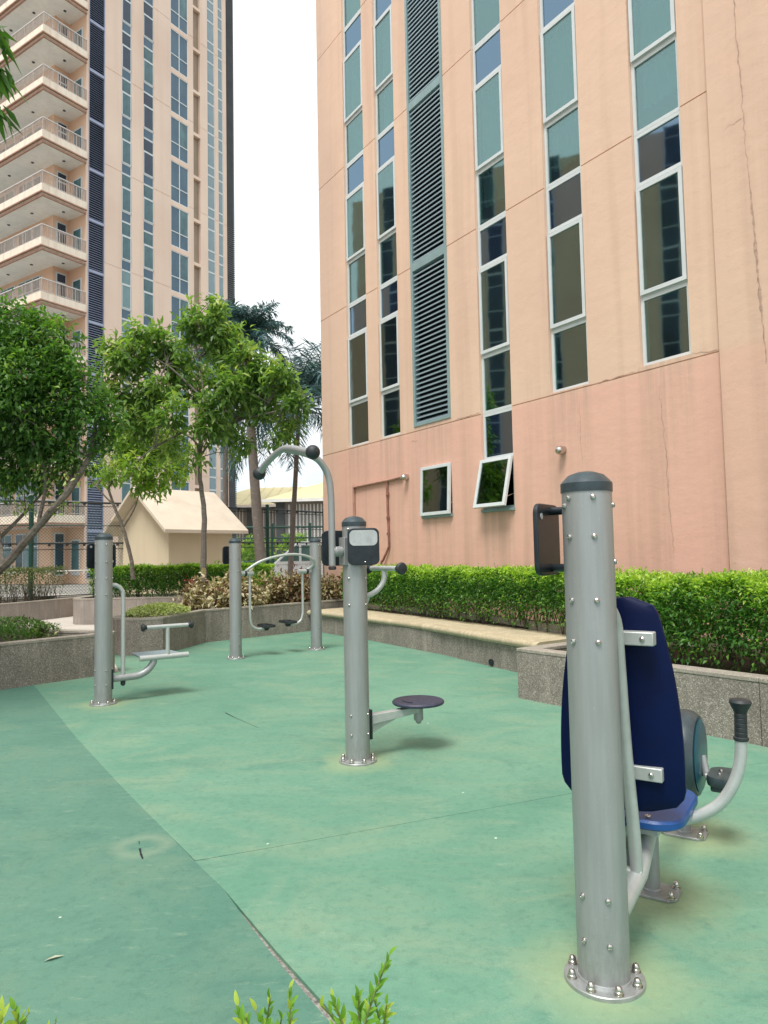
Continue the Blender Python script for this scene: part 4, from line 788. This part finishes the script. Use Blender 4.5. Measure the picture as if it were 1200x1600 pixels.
shrub('leafy_shrub', 'yellow-green leafy shrub under the arched handrail of the air walker', 'shrub', (-2.1, 14.6, .4), (.5, .3, .45), 80, .15, 'leaf_light', .7, .24)
gc = thing('ground_cover', 'pale lime ground cover spilling over the rounded planter', 'ground cover', (-3.6, 11.2, .48))
P_ = np.c_[RNG.normal(-3.58, .28, 5200), RNG.normal(11.25, .42, 5200)]; k = (((P_[:, 0]+3.58)/.46)**2+((P_[:, 1]-11.25)/.72)**2) < 1; P_ = P_[k]; hh = .50+.17*np.sqrt(np.clip(1-((P_[:, 0]+3.58)/.5)**2-((P_[:, 1]-11.25)/.76)**2, 0, 1))*RNG.uniform(.5, 1.1, len(P_))
stuff(leaves('foliage', np.c_[P_, hh], np.c_[RNG.normal(0, 1, (len(P_), 2)), RNG.uniform(.1, 1.2, len(P_))], RNG.uniform(.03, .06, len(P_)), RNG.uniform(.016, .028, len(P_)), RNG.normal(.55, .25, len(P_)), 'leaf_lime', gc))
gc = thing('ground_cover', 'dark green low ground cover in the left planter', 'ground cover', (-5.2, 8.8, .42)); n = 15000
P_ = np.c_[RNG.uniform(-6.6, -4.05, n), RNG.uniform(7.6, 9.6, n)]; edge = (P_[:, 0]+4.25)*1.15+7.88+.2; k = (P_[:, 1] > edge) & (P_[:, 0] < -4.15-.5*np.abs(P_[:, 1]-8.9)+.12*np.sin(P_[:, 1]*9)) & (P_[:, 1] < 9.4); P_ = P_[k]
hh = .42+(.20+.05*np.sin(P_[:, 0]*5)+.04*np.sin(P_[:, 1]*8+P_[:, 0]*3))*RNG.random(len(P_))**.6
stuff(leaves('foliage', np.c_[P_, hh], np.c_[RNG.normal(0, .8, (len(P_), 2)), RNG.uniform(.2, 1.3, len(P_))], RNG.uniform(.03, .06, len(P_)), RNG.uniform(.012, .022, len(P_)), RNG.normal(.4, .22, len(P_)), 'leaf_ground', gc))
shrub('low_shrub', 'small pale variegated low shrub at the right end of the left ground cover', 'shrub', (-4.35, 9.0, .45), (.22, .2, .12), 60, .045, 'leaf_ground', .75, .4)
for lab, c, r in (('yellow-green bush beyond the fence, left of the thick palm trunk', (-6.2, 33.5, 0), (1.6, 1., 1.7)), ('yellow-green bush beyond the fence, between the two palm trunks', (-4.3, 34.5, 0), (1.0, 1., 1.8)), ('dull green bush low behind the van beside the pink building', (-.9, 34, 0), (1.2, .8, 1.6))):
    shrub('garden_bush', lab, 'bush', c, r, 330, .26, 'leaf_light' if 'yellow' in lab else 'leaf_mango', .5, .4)
shrub('garden_bush', 'dark low bush at the foot of the thick palm trunk', 'bush', (-4.7, 21.3, 0), (1.1, .6, .85), 260, .13, 'leaf_dense', .4, .4)
for lab, c in (('leafy shoot standing above the bright hedge beside the slim tree trunk', (-4.0, 16.6, .9)), ('leafy shoot standing above the right end of the bright hedge', (-2.9, 16.5, .8))):
    shrub('tall_shoot', lab, 'shoot', c, (.25, .2, .35), 18, .09, 'leaf_light', .45, .3)
shrub('tall_shoot', 'twiggy shoot sticking up from the right hedge against the pink wall', 'shoot', (*Ax(6.1, 3.05), .98), (.16, .12, .16), 12, .045, 'leaf_mango', .7, .35)
# foreground sprigs
def sprig(t, base, tip, n, L, seed, tint):
    rnd = random.Random(seed); base, tip = Vector(base), Vector(tip); ax = tip-base; side = ax.cross(Vector((0, 1, 0))).normalized(); bow = side*rnd.uniform(-.02, .02)+Vector((0, rnd.uniform(-.02, .02), 0))
    pts = spline([base, base.lerp(tip, .5)+bow, tip], 8); b = MB(); b.tube(pts, [.0028*(1-.7*i/len(pts)) for i in range(len(pts))], 6); b.build('twig', 'leaf_sprig_stem', t, True)
    for i in range(n):
        f = i/(n-1); q = pts[min(len(pts)-1, int((.06+.94*f)*(len(pts)-1)))]; a = i*2.4+rnd.uniform(-.4, .4); d = ax.normalized()*(.75+.8*f)+(side*math.cos(a)+ax.normalized().cross(side)*math.sin(a))*(1.0-.45*f); d.normalize()
        o = link('leaf', LEAF[rnd.randrange(3)], t); s_ = L*rnd.uniform(.7, 1.15)*(1-.25*f); up = Vector((rnd.uniform(-.4, .4), -.5, 1)); y_ = up.cross(d).normalized(); z_ = d.cross(y_)
        o.matrix_local = Matrix.Translation(q-t.location) @ Matrix((d, y_, z_)).transposed().to_4x4() @ Matrix.Scale(s_, 4)
simple('leaf_sprig_stem', (.16, .20, .07), .6)
def leafmesh(tint, wid):
    b = MB(); n = 6; V_ = []
    for i in range(n+1):
        f = i/n; w = wid*math.sin(math.pi*f**.8)**.8*.5; z = -.14*f*f+.03*math.sin(f*3); V_ += [(f, w, z+w*.35), (f, 0, z), (f, -w, z+w*.35)]
    b.add(V_, [(3*i, 3*i+3, 3*i+4, 3*i+1) for i in range(n)]+[(3*i+1, 3*i+4, 3*i+5, 3*i+2) for i in range(n)]); me = b.mesh('leaf', 'leaf_sprig', True, 80); a = me.attributes.new('tint', 'FLOAT', 'FACE'); a.data.foreach_set('value', [tint]*len(me.polygons)); return me
LEAF = [leafmesh(.2, .32), leafmesh(.5, .36), leafmesh(.9, .34)]
Yf = 1.12
t = thing('garden_shrub', 'slender bright green shoots at the bottom edge, the tallest of the foreground shrubs', 'shrub', at(555, 1640, Yf))
for k_, (a, c, n) in enumerate([((555, 1650), (608, 1492), 26), ((545, 1640), (520, 1562), 14), ((560, 1640), (560, 1555), 16), ((575, 1640), (604, 1570), 12), ((520, 1645), (502, 1572), 9), ((548, 1640), (538, 1590), 9), ((590, 1640), (585, 1560), 10)]): sprig(t, at(*a, Yf+.02*k_), at(*c, Yf+.015*k_), int(n*1.2), .028, 10+k_, 0)
t = thing('garden_shrub', 'bright yellow-green shoots at the bottom edge left of the floor gap', 'shrub', at(410, 1650, Yf))
for k_, (a, c, n) in enumerate([((400, 1650), (372, 1572), 14), ((405, 1650), (400, 1580), 12), ((420, 1650), (452, 1545), 18), ((415, 1650), (422, 1560), 10), ((390, 1650), (385, 1590), 9), ((430, 1650), (440, 1592), 8)]): sprig(t, at(*a, Yf+.02*k_), at(*c, Yf+.015*k_), int(n*1.2), .027, 30+k_, 0)
t = thing('garden_shrub', 'tips of yellow-green shoots in the bottom left corner', 'shrub', at(20, 1660, Yf))
for k_, (a, c, n) in enumerate([((0, 1660), (5, 1580), 12), ((20, 1660), (22, 1578), 12), ((35, 1660), (46, 1582), 10), ((10, 1660), (-10, 1590), 9), ((80, 1670), (88, 1596), 6)]): sprig(t, at(*a, Yf+.02*k_), at(*c, Yf+.015*k_), int(n*1.2), .027, 50+k_, 0)
p = gp(84, 1498, .002); t = link('fallen_leaf', MB().add([(-.045, -.028, .002), (-.01, -.022, .010), (.035, .012, .006), (.05, .03, .003), (.0, .016, .008), (-.03, -.005, .004)], [(0, 1, 4, 5), (1, 2, 3, 4)]).mesh('fallen_leaf', 'dry_leaf')); t.location = p; t.scale = (.6, .6, .8); t['label'] = 'pale dry fallen leaf lying on the dark green mat at lower left'; t['category'] = 'leaf'
# ================================================================== EXERCISE MACHINES
b = MB(); b.lathe([(.0095, 0), (.0095, .002), (.0085, .0055), (.0045, .0085), (.0042, .006)], (0, 0, 0), 14); BOLT = b.mesh('bolt', 'bolt_steel')
b = MB(); b.lathe([(.0165, 0), (.0165, .003), (.0135, .0035), (.0135, .011), (.0118, .0125), (.0118, .018), (.0095, .0235), (.005, .027), (.001, .028)], (0, 0, 0), 14); NUT = b.mesh('bolt', 'bolt_steel')
PR, PH = .083, 1.60
def post(t, loc=(0, 0, 0), face=0., rows=((1.575, 0), (1.44, 0), (1.24, 0), (1.11, 0), (.28, 0), (.14, 0)), angs=(-44, 12, 104, 160), side=()):
    x, y, z = loc; b = MB(); b.lathe([(PR, .012), (PR, PH)], loc, 48); p = b.build('post', 'grey_steel', t)
    b = MB(); b.lathe([(PR+.003, PH-.004), (PR+.003, PH+.026), (PR-.004, PH+.034), (PR*.72, PH+.054), (PR*.35, PH+.065), (.004, PH+.068)], loc, 48); b.build('cap', 'cap_plastic', t)
    b = MB(); b.lathe([(PR+.045, 0), (PR+.045, .011), (PR+.0425, .0135), (PR+.006, .0135), (PR+.003, .02), (PR-.002, .022)], loc, 48); b.build('flange', 'flange_steel', t)
    for k in range(8): a = R(22.5+45*k)+face; o = link('bolt', NUT, t); o.location = (x+(PR+.026)*math.cos(a), y+(PR+.026)*math.sin(a), .0135)
    rb = list((zz, a) for zz, _ in rows for a in angs)+list(side)
    for zz, a in rb:
        a = R(a)+face; o = link('bolt', BOLT, t); o.location = (x+PR*math.cos(a), y+PR*math.sin(a), zz); o.rotation_euler = Vector((math.cos(a), math.sin(a), 0)).to_track_quat('Z', 'Y').to_euler()
    return p
def sign(t, c, ax, nrm, w=.215, h=.25, front=True, light=None):
    """rounded plate at c; nrm = facing"""
    ax, nrm = Vector(ax).normalized(), Vector(nrm).normalized(); up = Vector((0, 0, 1)); c = Vector(c)
    if ax.cross(up).dot(nrm) < 0: ax = -ax
    b = MB(); b.slab(rrect(w, h, .038, 6), c, ax, up, .018); pl_ = b.build('sign_plate', 'black_plastic', t, bevel=.004)
    b = MB(); b.slab(rrect(w*.88, h*.42, .034, 6), c+nrm*.0182+up*h*.235, ax, up, .0012); b.build('sign_face', 'sign_face', pl_)
    b = MB()
    for x0, z0, x1, z1 in ((-.03, .015, -.03, .09), (-.018, .015, -.018, .085), (-.03, .09, -.018, .085), (-.045, .06, -.03, .075), (.02, .03, .055, .03), (.02, .045, .06, .045), (.02, .06, .05, .06), (.03, .03, .035, .075), (.05, .035, .045, .07), (-.07, .03, -.05, .035)):
        p0, p1 = c+nrm*.0198+ax*x0+up*z0, c+nrm*.0198+ax*x1+up*z1; b.box((p0+p1)/2, ((p1-p0).length, .0022, .0004), p1-p0, (p1-p0).cross(nrm))
    b.build('faded_print', 'sign_print', pl_)
    o = link('bolt', BOLT, pl_); o.location = c+nrm*.018-up*h*.42+ax*.01; o.rotation_euler = nrm.to_track_quat('Z', 'Y').to_euler(); o.scale = (.6,)*3
    return pl_
def standoff(t, a, b_, r=.014): b = MB(); b.cyl(a, b_, r, 12); b.build('standoff', 'black_plastic', t)
def knob_end(b, p, d, r, l): b.lathe([(r*.55, 0), (r*.98, .006), (r, l*.4), (r*.95, l*.75), (r*.6, l)], p, 20, d)
EA = R(32.7)                                  # the machines are set out along one direction
e_ = Vector((math.cos(EA), math.sin(EA), 0)); f_ = Vector((math.sin(EA), -math.cos(EA), 0))
def toLocal(v, rz): return Matrix.Rotation(-rz, 3, 'Z') @ v
# --- near machine: recumbent bike.  local x = along the machine (away), local y = left
MZ = R(57.3); NP = Vector((.69, 2.41, 0)); nb = thing('recumbent_bike', 'recumbent exercise bike with navy backrest, blue seat and thick grey post nearest the camera', 'exercise machine', NP, MZ)
cd = math.degrees(math.atan2(-2.41, -.69))-57.3    # direction to the camera in local degrees
post(nb, face=R(cd), rows=((1.575, 0), (1.445, 0), (1.235, 0), (1.10, 0), (.285, 0), (.145, 0)), angs=(-44, 14, 180, 236), side=((1.55, 84), (1.36, 84), (1.55, 300)))
nl = toLocal(Vector((-.83, .56, 0)), MZ); tl_ = toLocal(Vector((.56, .83, 0)), MZ)
cS = toLocal(Vector((-.108, .10, 0)), MZ)+Vector((0, 0, 1.44)); sign(nb, cS+nl*.0, tl_, nl, .21, .25)
for dz in (.10, -.10):
    for s_ in (1,): standoff(nb, cS+tl_*.02+Vector((0, 0, dz)), Vector((0, 0, 1.44+dz))+nl*.05+tl_*.02)
b = MB(); b.lathe([(.011, 0), (.011, .0015), (.002, .002)], cS-tl_*.07+Vector((0, 0, .08))-nl*.001, 12, -nl); b.build('hole_light_disc', 'sign_face', nb)  # pale disc stands in for daylight showing through a hole in the plate
yR = lambda l: -l                             # lateral to the right = -y
# support pipe of the backrest, bending out of the post
for q_ in (-1, 1):
    b = MB(); b.tube(spline([(.03, yR(q_*.03), 1.21), (.09, yR(q_*.036), 1.20), (.14, yR(q_*.044), 1.14), (.16, yR(q_*.045), 1.0), (.19, yR(q_*.048), .7), (.215, yR(q_*.058), .42), (.225, yR(q_*.060), .27)], 7), .022, 16); b.build('back_pipe', 'light_steel', nb)
b = MB(); b.cyl((.225, yR(-.08), .262), (.225, yR(.08), .262), .02, 14); b.tube([(.06, yR(.04), .20), (.25, yR(.06), .255), (.62, yR(.03), .335)], .033, 16); b.build('seat_strut', 'light_steel', nb)
# brackets
for z, x in ((1.085, .165), (.605, .215)):
    b = MB(); b.box((x+.055, yR(.0), z), (.05, .31, .048)); b.box((x+.085, yR(.0), z), (.03, .24, .044)); o = b.build('bracket', 'light_steel', nb, bevel=.004)
    for l in (.118, -.118): q = link('bolt', BOLT, o); q.location = (x+.03, yR(l), z); q.rotation_euler = Vector((-1, 0, 0)).to_track_quat('Z', 'Y').to_euler()
# backrest: tapering shell, slightly curved
def backrest():
    b = MB(); ring = []; prof = []
    H0, H1 = .46, 1.225; n = 26
    hw = []
    for i in range(n+1):
        f = i/n; z = H0+(H1-H0)*f; w = .222-.085*max(0, (f-.2)/.8)**2.1
        if f < .12: w *= math.sqrt(max(0.0, 1-((.12-f)/.12)**2))*.55+.45
        if f > .93: w *= math.sqrt(max(0.0, 1-((f-.93)/.07)**2))*.55+.45
        hw.append((z, w))
    V_ = []; m_ = 10
    for side in (0, 1):
        for z, w in hw:
            for j in range(m_+1):
                u = -1+2*j/m_; x = .262+.028*(1-((z-.8)/.4)**2)*0+.03*(1.2-z)*(-.25)+(.05 if z < .5 else 0)*0+.03*u*u*(1 if side else 1)+side*.022; V_.append((x+.03*max(0, (.6-z))*2, u*w, z))
    N_ = (n+1)*(m_+1); F_ = []
    for i in range(n):
        for j in range(m_):
            a = i*(m_+1)+j; F_ += [(a, a+1, a+m_+2, a+m_+1), (N_+a, N_+a+m_+1, N_+a+m_+2, N_+a+1)]
    for i in range(n):
        for j in (0, m_): a = i*(m_+1)+j; F_.append((a, a+m_+1, N_+a+m_+1, N_+a))
    for j in range(m_):
        for i in (0, n): a = i*(m_+1)+j; F_.append((a, a+1, N_+a+1, N_+a))
    b.add(V_, F_); return b
b = backrest(); b.build('backrest', 'navy_plastic', nb, bevel=.004)
# seat
def roundslab(cx, cy, w, d, r, z0, z1, dish=0):
    b = MB(); o = rrect(w, d, r, 8); n = len(o); V_ = []
    for (s_, z) in ((.96, z0), (1, z0+.008), (1, z1-.008), (.965, z1), (.8, z1-dish)): V_ += [(cx+x*s_, cy+y*s_, z) for x, y in o]
    b.add(V_, [(i*n+k, i*n+(k+1) % n, (i+1)*n+(k+1) % n, (i+1)*n+k) for i in range(4) for k in range(n)]+[tuple(range(n))[::-1], tuple(4*n+k for k in range(n))]); return b
st = roundslab(.51, yR(.0), .46, .40, .11, .395, .43, .006).build('seat', 'seat_blue', nb)
for x, l in ((.335, .08), (.335, -.08), (.66, .08)): q = link('bolt', BOLT, st); q.location = (x, yR(l), .43); q.scale = (1.2, 1.2, .5)
b = MB(); b.bx(.40, .66, -.10, .10, .335, .393); b.bx(.44, .62, -.05, .05, .30, .335); b.build('seat_bracket', 'light_steel', nb, bevel=.004)
b = MB(); b.tube([(.07, 0, .19), (.26, 0, .235), (.50, 0, .30), (.66, 0, .315)], .034, 18); b.tube([(.62, 0, .315), (1.40, 0, .315)], .03, 16); b.build('main_beam', 'grey_steel', nb)
b = MB(); b.bx(.12, .26, -.012, .012, .17, .30); b.build('gusset', 'light_steel', nb, bevel=.003)
def leg(x, h, w=.105, l=.075):
    b = MB(); b.cyl((x, 0, .012), (x, 0, h), .033, 20); b.lathe([(.037, .010), (.037, .016), (.033, .02)], (x, 0, 0), 20); lg = b.build('leg', 'grey_steel', nb)
    b = MB(); o = [(-w, -l+.03), (-w+.03, -l), (w-.03, -l), (w, -l+.03), (w, l-.03), (w-.03, l), (-w+.03, l), (-w, l-.03)]; b.prism([(x+q[1], q[0]) for q in o], 0, .011); bp = b.build('base_plate', 'flange_steel', nb, bevel=.002)
    for sx_ in (-1, 1):
        for sy_ in (-1, 1): q = link('bolt', NUT, bp); q.location = (x+sx_*(l-.022), sy_*(w-.022), .011)
leg(.70, .31); leg(1.40, .32)
# handle
b = MB(); b.tube(spline([(.50, yR(-.02), .365), (.52, yR(.08), .355), (.55, yR(.19), .375), (.57, yR(.28), .43), (.585, yR(.335), .51), (.595, yR(.362), .60), (.60, yR(.368), .69)], 7), .0215, 16); b.build('handle', 'light_steel', nb)
b = MB(); hz = .675; pf = [(.024, 0), (.027, .004), (.027, .012), (.022, .015)]
for k in range(5): pf += [(.0225, .018+k*.017), (.0225, .031+k*.017), (.0205, .033+k*.017)]
pf += [(.023, .105), (.027, .115), (.036, .132), (.040, .143), (.034, .152), (.012, .157)]; b.lathe(pf, (.60, yR(.368), hz), 24, (.01, -.02, 1)); b.build('grip', 'rubber_grip', nb)
# pedal housing
hc = Vector((1.36, yR(.025), .40)); b = MB(); b.lathe([(.12, -.075), (.185, -.068), (.205, -.04), (.21, 0), (.205, .04), (.185, .068), (.12, .075)], hc, 40, (0, -1, 0)); b.build('pedal_housing', 'cap_plastic', nb)
b = MB(); b.lathe([(.165, .068), (.172, .074), (.160, .080), (.05, .083), (.01, .083)], hc, 40, (0, -1, 0)); b.lathe([(.165, .068), (.172, .074), (.160, .080), (.05, .083), (.01, .083)], hc, 40, (0, 1, 0)); b.build('housing_disc', 'teal_plastic', nb)
b = MB(); b.tube([(1.26, 0, .25), (1.40, 0, .20), (1.40, 0, .32)], .035, 14); b.build('housing_stem', 'grey_steel', nb)
for s_, zz, xx in ((1, -.09, -.02), (-1, .09, .02)):
    b = MB(); b.cyl(hc+Vector((0, -s_*.08, 0)), hc+Vector((xx, -s_*.10, zz)), .018, 12); b.cyl(hc+Vector((xx, -s_*.095, zz)), hc+Vector((xx, -s_*.13, zz)), .021, 14); cr_o = b.build('crank', 'grey_steel', nb)
    pc = hc+Vector((xx, -s_*.175, zz+.01)); o = roundslab(pc.x, pc.y, .21, .135, .055, pc.z-.030, pc.z+.014).build('pedal', 'cap_plastic', cr_o)
    b = MB(); b.bx(pc.x-.07, pc.x+.07, pc.y-.052, pc.y+.052, pc.z-.062, pc.z-.030); b.build('pedal_weight', 'cap_plastic', o if False else cr_o, bevel=.01)
    for dx in (-.03, .03): q = link('bolt', BOLT, cr_o); q.location = (pc.x+dx, pc.y+.015, pc.z+.014)
# --- middle machine: twist disc and arm stretcher.  local x = e_
MP = Vector((-.21, 4.92, 0)); mm = thing('waist_twister', 'grey post machine with a round twisting disc and an overhead arm stretcher', 'exercise machine', MP, EA)
cdm = math.degrees(math.atan2(-4.92, .21))-32.7
post(mm, face=R(cdm), rows=((1.575, 0), (1.24, 0), (1.06, 0), (.32, 0), (.19, 0)), angs=(-30, 60, 150, 240))
fn = toLocal(Vector((.10, -.98, 0)).normalized(), EA); fx = toLocal(Vector((.98, .10, 0)).normalized(), EA)
cS = fn*.105+fx*.055+Vector((0, 0, 1.455)); sign(mm, cS, fx, fn, .215, .25); standoff(mm, cS-fx*.04, Vector((0, 0, 1.455))+fn*.06)
bnr = toLocal(Vector((-.25, .97, 0)).normalized(), EA); bx_ = toLocal(Vector((.97, .25, 0)).normalized(), EA); cS = bnr*.16-bx_*.10+Vector((0, 0, 1.45)); sign(mm, cS, bx_, bnr, .2, .25); standoff(mm, cS+bx_*.07, cS+bx_*.07-bnr*.09)
b = MB(); b.bx(.075, .095, -.045, .045, .14, .34); b.build('mount_plate', 'black_plastic', mm, bevel=.003)
b = MB(); b.add([(.095, -.03, .235), (.095, .03, .235), (.50, .03, .262), (.50, -.03, .262), (.095, -.03, .30), (.095, .03, .30), (.50, .03, .305), (.50, -.03, .305)], [(0, 1, 2, 3), (4, 7, 6, 5), (0, 3, 7, 4), (1, 5, 6, 2), (0, 4, 5, 1), (3, 2, 6, 7)])
b.add([(.095, -.008, .165), (.095, .008, .165), (.33, .008, .248), (.33, -.008, .248), (.095, -.008, .235), (.095, .008, .235)], [(0, 1, 2, 3), (0, 3, 4), (1, 5, 2), (0, 4, 5, 1), (4, 3, 2, 5)]); b.build('arm', 'light_steel', mm, bevel=.003)
b = MB(); b.cyl((.51, 0, .205), (.51, 0, .315), .034, 20); b.lathe([(.022, 0), (.022, -.012), (.012, -.025)], (.51, 0, .205), 16); b.build('hub', 'grey_steel', mm)
b = MB(); b.lathe([(.05, .312), (.150, .318), (.182, .322), (.188, .330), (.188, .338), (.180, .346), (.165, .343), (.150, .345), (.01, .345)], (.51, 0, 0), 56)
ds = b.build('twist_disc', 'disc_plastic', mm); b = MB(); b.tube([(.51+.11*math.cos(R(a)), .11*math.sin(R(a)), .347) for a in range(150, 215, 8)], .004, 6); b.build('disc_mark', 'black_plastic', ds)
b = MB(); b.tube(spline([(.06, 0, 1.11), (.12, 0, 1.12), (.19, 0, 1.155), (.235, 0, 1.215), (.245, 0, 1.285)], 6), .019, 14); b.cyl((.24, .22, 1.30), (.24, -.22, 1.30), .018, 14); b.add([(.07, -.006, 1.0), (.07, .006, 1.0), (.12, 0, 1.10), (.07, -.006, 1.10), (.07, .006, 1.10)], [(0, 2, 3), (1, 4, 2), (0, 1, 2)]); b.build('handlebar', 'light_steel', mm)
for s_ in (-1, 1): b = MB(); b.lathe([(.020, -.05), (.022, -.012), (.040, -.008), (.043, .006), (.036, .018), (.01, .022)], (.24, s_*.22, 1.30), 20, (0, s_, 0)); b.build('hand_grip', 'rubber_grip', mm)
# arm stretcher to the left (-x)
b = MB(); b.cyl((-.06, 0, 1.425), (-.17, 0, 1.425), .03, 18); b.lathe([(.035, 0), (.035, .05), (.02, .06)], (-.105, 0, 1.425), 18, (-1, 0, 0)); b.bx(-.10, -.06, -.04, .04, 1.33, 1.52); b.build('pivot', 'grey_steel', mm, bevel=.002)
b = MB(); b.tube(spline([(-.175, 0, 1.33), (-.175, 0, 1.6), (-.178, 0, 1.82), (-.20, 0, 1.95), (-.27, 0, 2.045), (-.38, 0, 2.085), (-.51, 0, 2.10)], 7), .023, 16)
b.tube(spline([(-.54, .36, 1.985), (-.54, .27, 2.03), (-.525, .13, 2.085), (-.52, 0, 2.105), (-.525, -.15, 2.085), (-.53, -.33, 2.045), (-.53, -.40, 2.03)], 6), .022, 16); b.build('stretch_arm', 'grey_steel', mm)
for x, y, z in ((-.54, .375, 1.98), (-.53, -.43, 2.025)): b = MB(); b.lathe([(.012, -.045)]+[(.045*math.cos(R(a)), .045*math.sin(R(a))) for a in range(-75, 80, 15)]+[(.012, .0455)], (x, y, z), 20, (0, 1, -.2)); b.build('ball_end', 'rubber_grip', mm)
b = MB(); b.lathe([(.024, 0), (.027, .01), (.027, .02), (.02, .024)], (-.175, 0, 1.325), 16, (0, 0, -1)); b.build('tube_plug', 'rubber_grip', mm)
# --- left machine
LP = Vector((-2.77, 7.01, 0)); lm = thing('push_stand', 'grey post machine on the left with a swinging platform and black-ended T-handle', 'exercise machine', LP, EA)
cdl = math.degrees(math.atan2(-7.01, 2.77))-32.7
post(lm, face=R(cdl), rows=((1.55, 0), (1.38, 0), (1.22, 0), (1.06, 0), (.33, 0), (.19, 0)), angs=(-62, 18, 98, 178))
lnr = toLocal(Vector((-.75, .66, 0)), EA); ltx = toLocal(Vector((.66, .75, 0)), EA); cS = lnr*.14+Vector((0, 0, 1.44)); sign(lm, cS, ltx, lnr, .2, .25); standoff(lm, cS, cS-lnr*.08)
b = MB(); b.lathe([(.012, 0), (.012, .002), (.002, .003)], cS-ltx*.06+Vector((0, 0, .09))-lnr*.001, 12, -lnr); b.build('hole_light_disc', 'sign_face', lm)  # white dot modelled for the light seen through this plate's hole
bk = toLocal(Vector((-.2, .98, 0)), EA); cS = bk*.12+Vector((0, 0, 1.44)); sign(lm, cS, Vector((-bk.y, bk.x, 0)), bk, .185, .25); standoff(lm, cS, cS-bk*.07)
b = MB(); b.tube(spline([(.06, 0, 1.15), (.12, 0, 1.145), (.17, 0, 1.10), (.185, 0, 1.02), (.185, 0, .6), (.185, 0, .24)], 7), .021, 14); b.build('guard_pipe', 'light_steel', lm)
b = MB(); b.tube(spline([(.06, 0, .235), (.2, 0, .235), (.33, 0, .24), (.42, 0, .28), (.475, 0, .345), (.485, 0, .38)], 7), .035, 16); b.build('lower_arm', 'grey_steel', lm)
b = MB(); b.lathe([(.024, 0), (.024, .03), (.012, .045)], (.185, 0, .20), 14, (0, 0, -1)); b.bx(.06, .085, -.05, .05, .14, .33); b.build('stop_block', 'black_plastic', lm)
b = MB(); b.tube([(.34, -.02, .405), (.83, -.02, .405)], .028, 16); b.build('foot_bar', 'light_steel', lm)
b = MB(); b.add([(.36, 0, .418), (.80, 0, .418), (.72, .32, .43), (.34, .32, .43), (.36, 0, .398), (.80, 0, .398), (.72, .32, .41), (.34, .32, .41)], [(0, 1, 2, 3), (4, 7, 6, 5), (0, 4, 5, 1), (1, 5, 6, 2), (2, 6, 7, 3), (3, 7, 4, 0)]); b.build('platform', 'slat_metal', lm, bevel=.004)
b = MB(); b.cyl((.62, -.02, .41), (.62, -.02, .70), .021, 14); b.cyl((.38, -.02, .71), (.86, -.02, .71), .02, 14); b.build('t_handle', 'light_steel', lm)
for s_ in (-1, 1): b = MB(); b.lathe([(.022, -.03), (.026, -.01), (.040, -.004), (.042, .008), (.034, .02), (.01, .024)], (.62+s_*.24, -.02, .71), 20, (s_, 0, 0)); b.build('hand_grip', 'rubber_grip', lm)
# --- air walker
AP = Vector((-2.09, 9.93, 0)); aw = thing('air_walker', 'two-post grey air walker with an arched handrail and two hanging black foot pedals', 'exercise machine', AP, R(36.3))
SP_ = 1.295; cda = math.degrees(math.atan2(-9.93, 2.09))-36.3
for x in (0, SP_): post(aw, (x, 0, 0), R(cda), rows=((1.55, 0), (1.38, 0), (1.2, 0), (.33, 0), (.19, 0)), angs=(-62, 30, 122, 214))
anr = toLocal(Vector((-.8, .6, 0)), R(36.3)); atx = toLocal(Vector((.6, .8, 0)), R(36.3)); cS = anr*.14+Vector((0, 0, 1.43)); sign(aw, cS, atx, anr, .19, .25); standoff(aw, cS, cS-anr*.08)
b = MB(); b.tube(spline([(.14, 0, 1.19), (.20, -.03, 1.24), (.36, -.07, 1.335), (.60, -.10, 1.40), (.84, -.12, 1.425), (1.06, -.12, 1.40), (1.19, -.11, 1.34), (1.22, -.08, 1.27), (1.18, -.03, 1.215), (1.15, 0, 1.20)], 6), .019, 12); b.build('handrail', 'light_steel', aw)
for x0, x1, lx, dx, z in ((.08, .27, .22, .20, .40), (SP_-.08, SP_-.30, 1.07, -.20, .43)):
    s_ = 1 if x1 > x0 else -1
    b = MB(); b.cyl((x0, 0, 1.17), (x1, 0, 1.17), .035, 18); b.build('hub', 'light_steel', aw)
    b = MB(); b.lathe([(.042, 0), (.042, .03), (.03, .035)], (x0+s_*.055, 0, 1.17), 18, (s_, 0, 0)); b.build('bearing_cap', 'rubber_grip', aw)
    b = MB(); sw = .0; b.tube(spline([(lx, 0, 1.17), (lx, 0, .9), (lx, sw, .60), (lx+s_*.01, sw, z+.09), (lx+s_*.04, sw, z+.02), (lx+s_*.12, sw, z-.02), (lx+s_*.22, sw, z-.02)], 6), .0185, 12); sl_ = b.build('swing_leg', 'light_steel', aw)
    b = MB(); o = rrect(.16, .34, .05, 5); V_ = []; n = len(o); px_ = lx+s_*.25
    for q_, zz in ((.9, z), (1, z+.006), (1, z+.035), (.93, z+.036), (.90, z+.014)): V_ += [(px_+x*q_, sw+y*q_, zz) for x, y in o]
    b.add(V_, [(i*n+k, i*n+(k+1) % n, (i+1)*n+(k+1) % n, (i+1)*n+k) for i in range(4) for k in range(n)]+[tuple(range(n))[::-1], tuple(4*n+k for k in range(n))]); b.lathe([(.03, -.05), (.045, -.02), (.045, .0)], (px_, sw, z), 12); b.build('foot_pedal', 'rubber_grip', sl_)
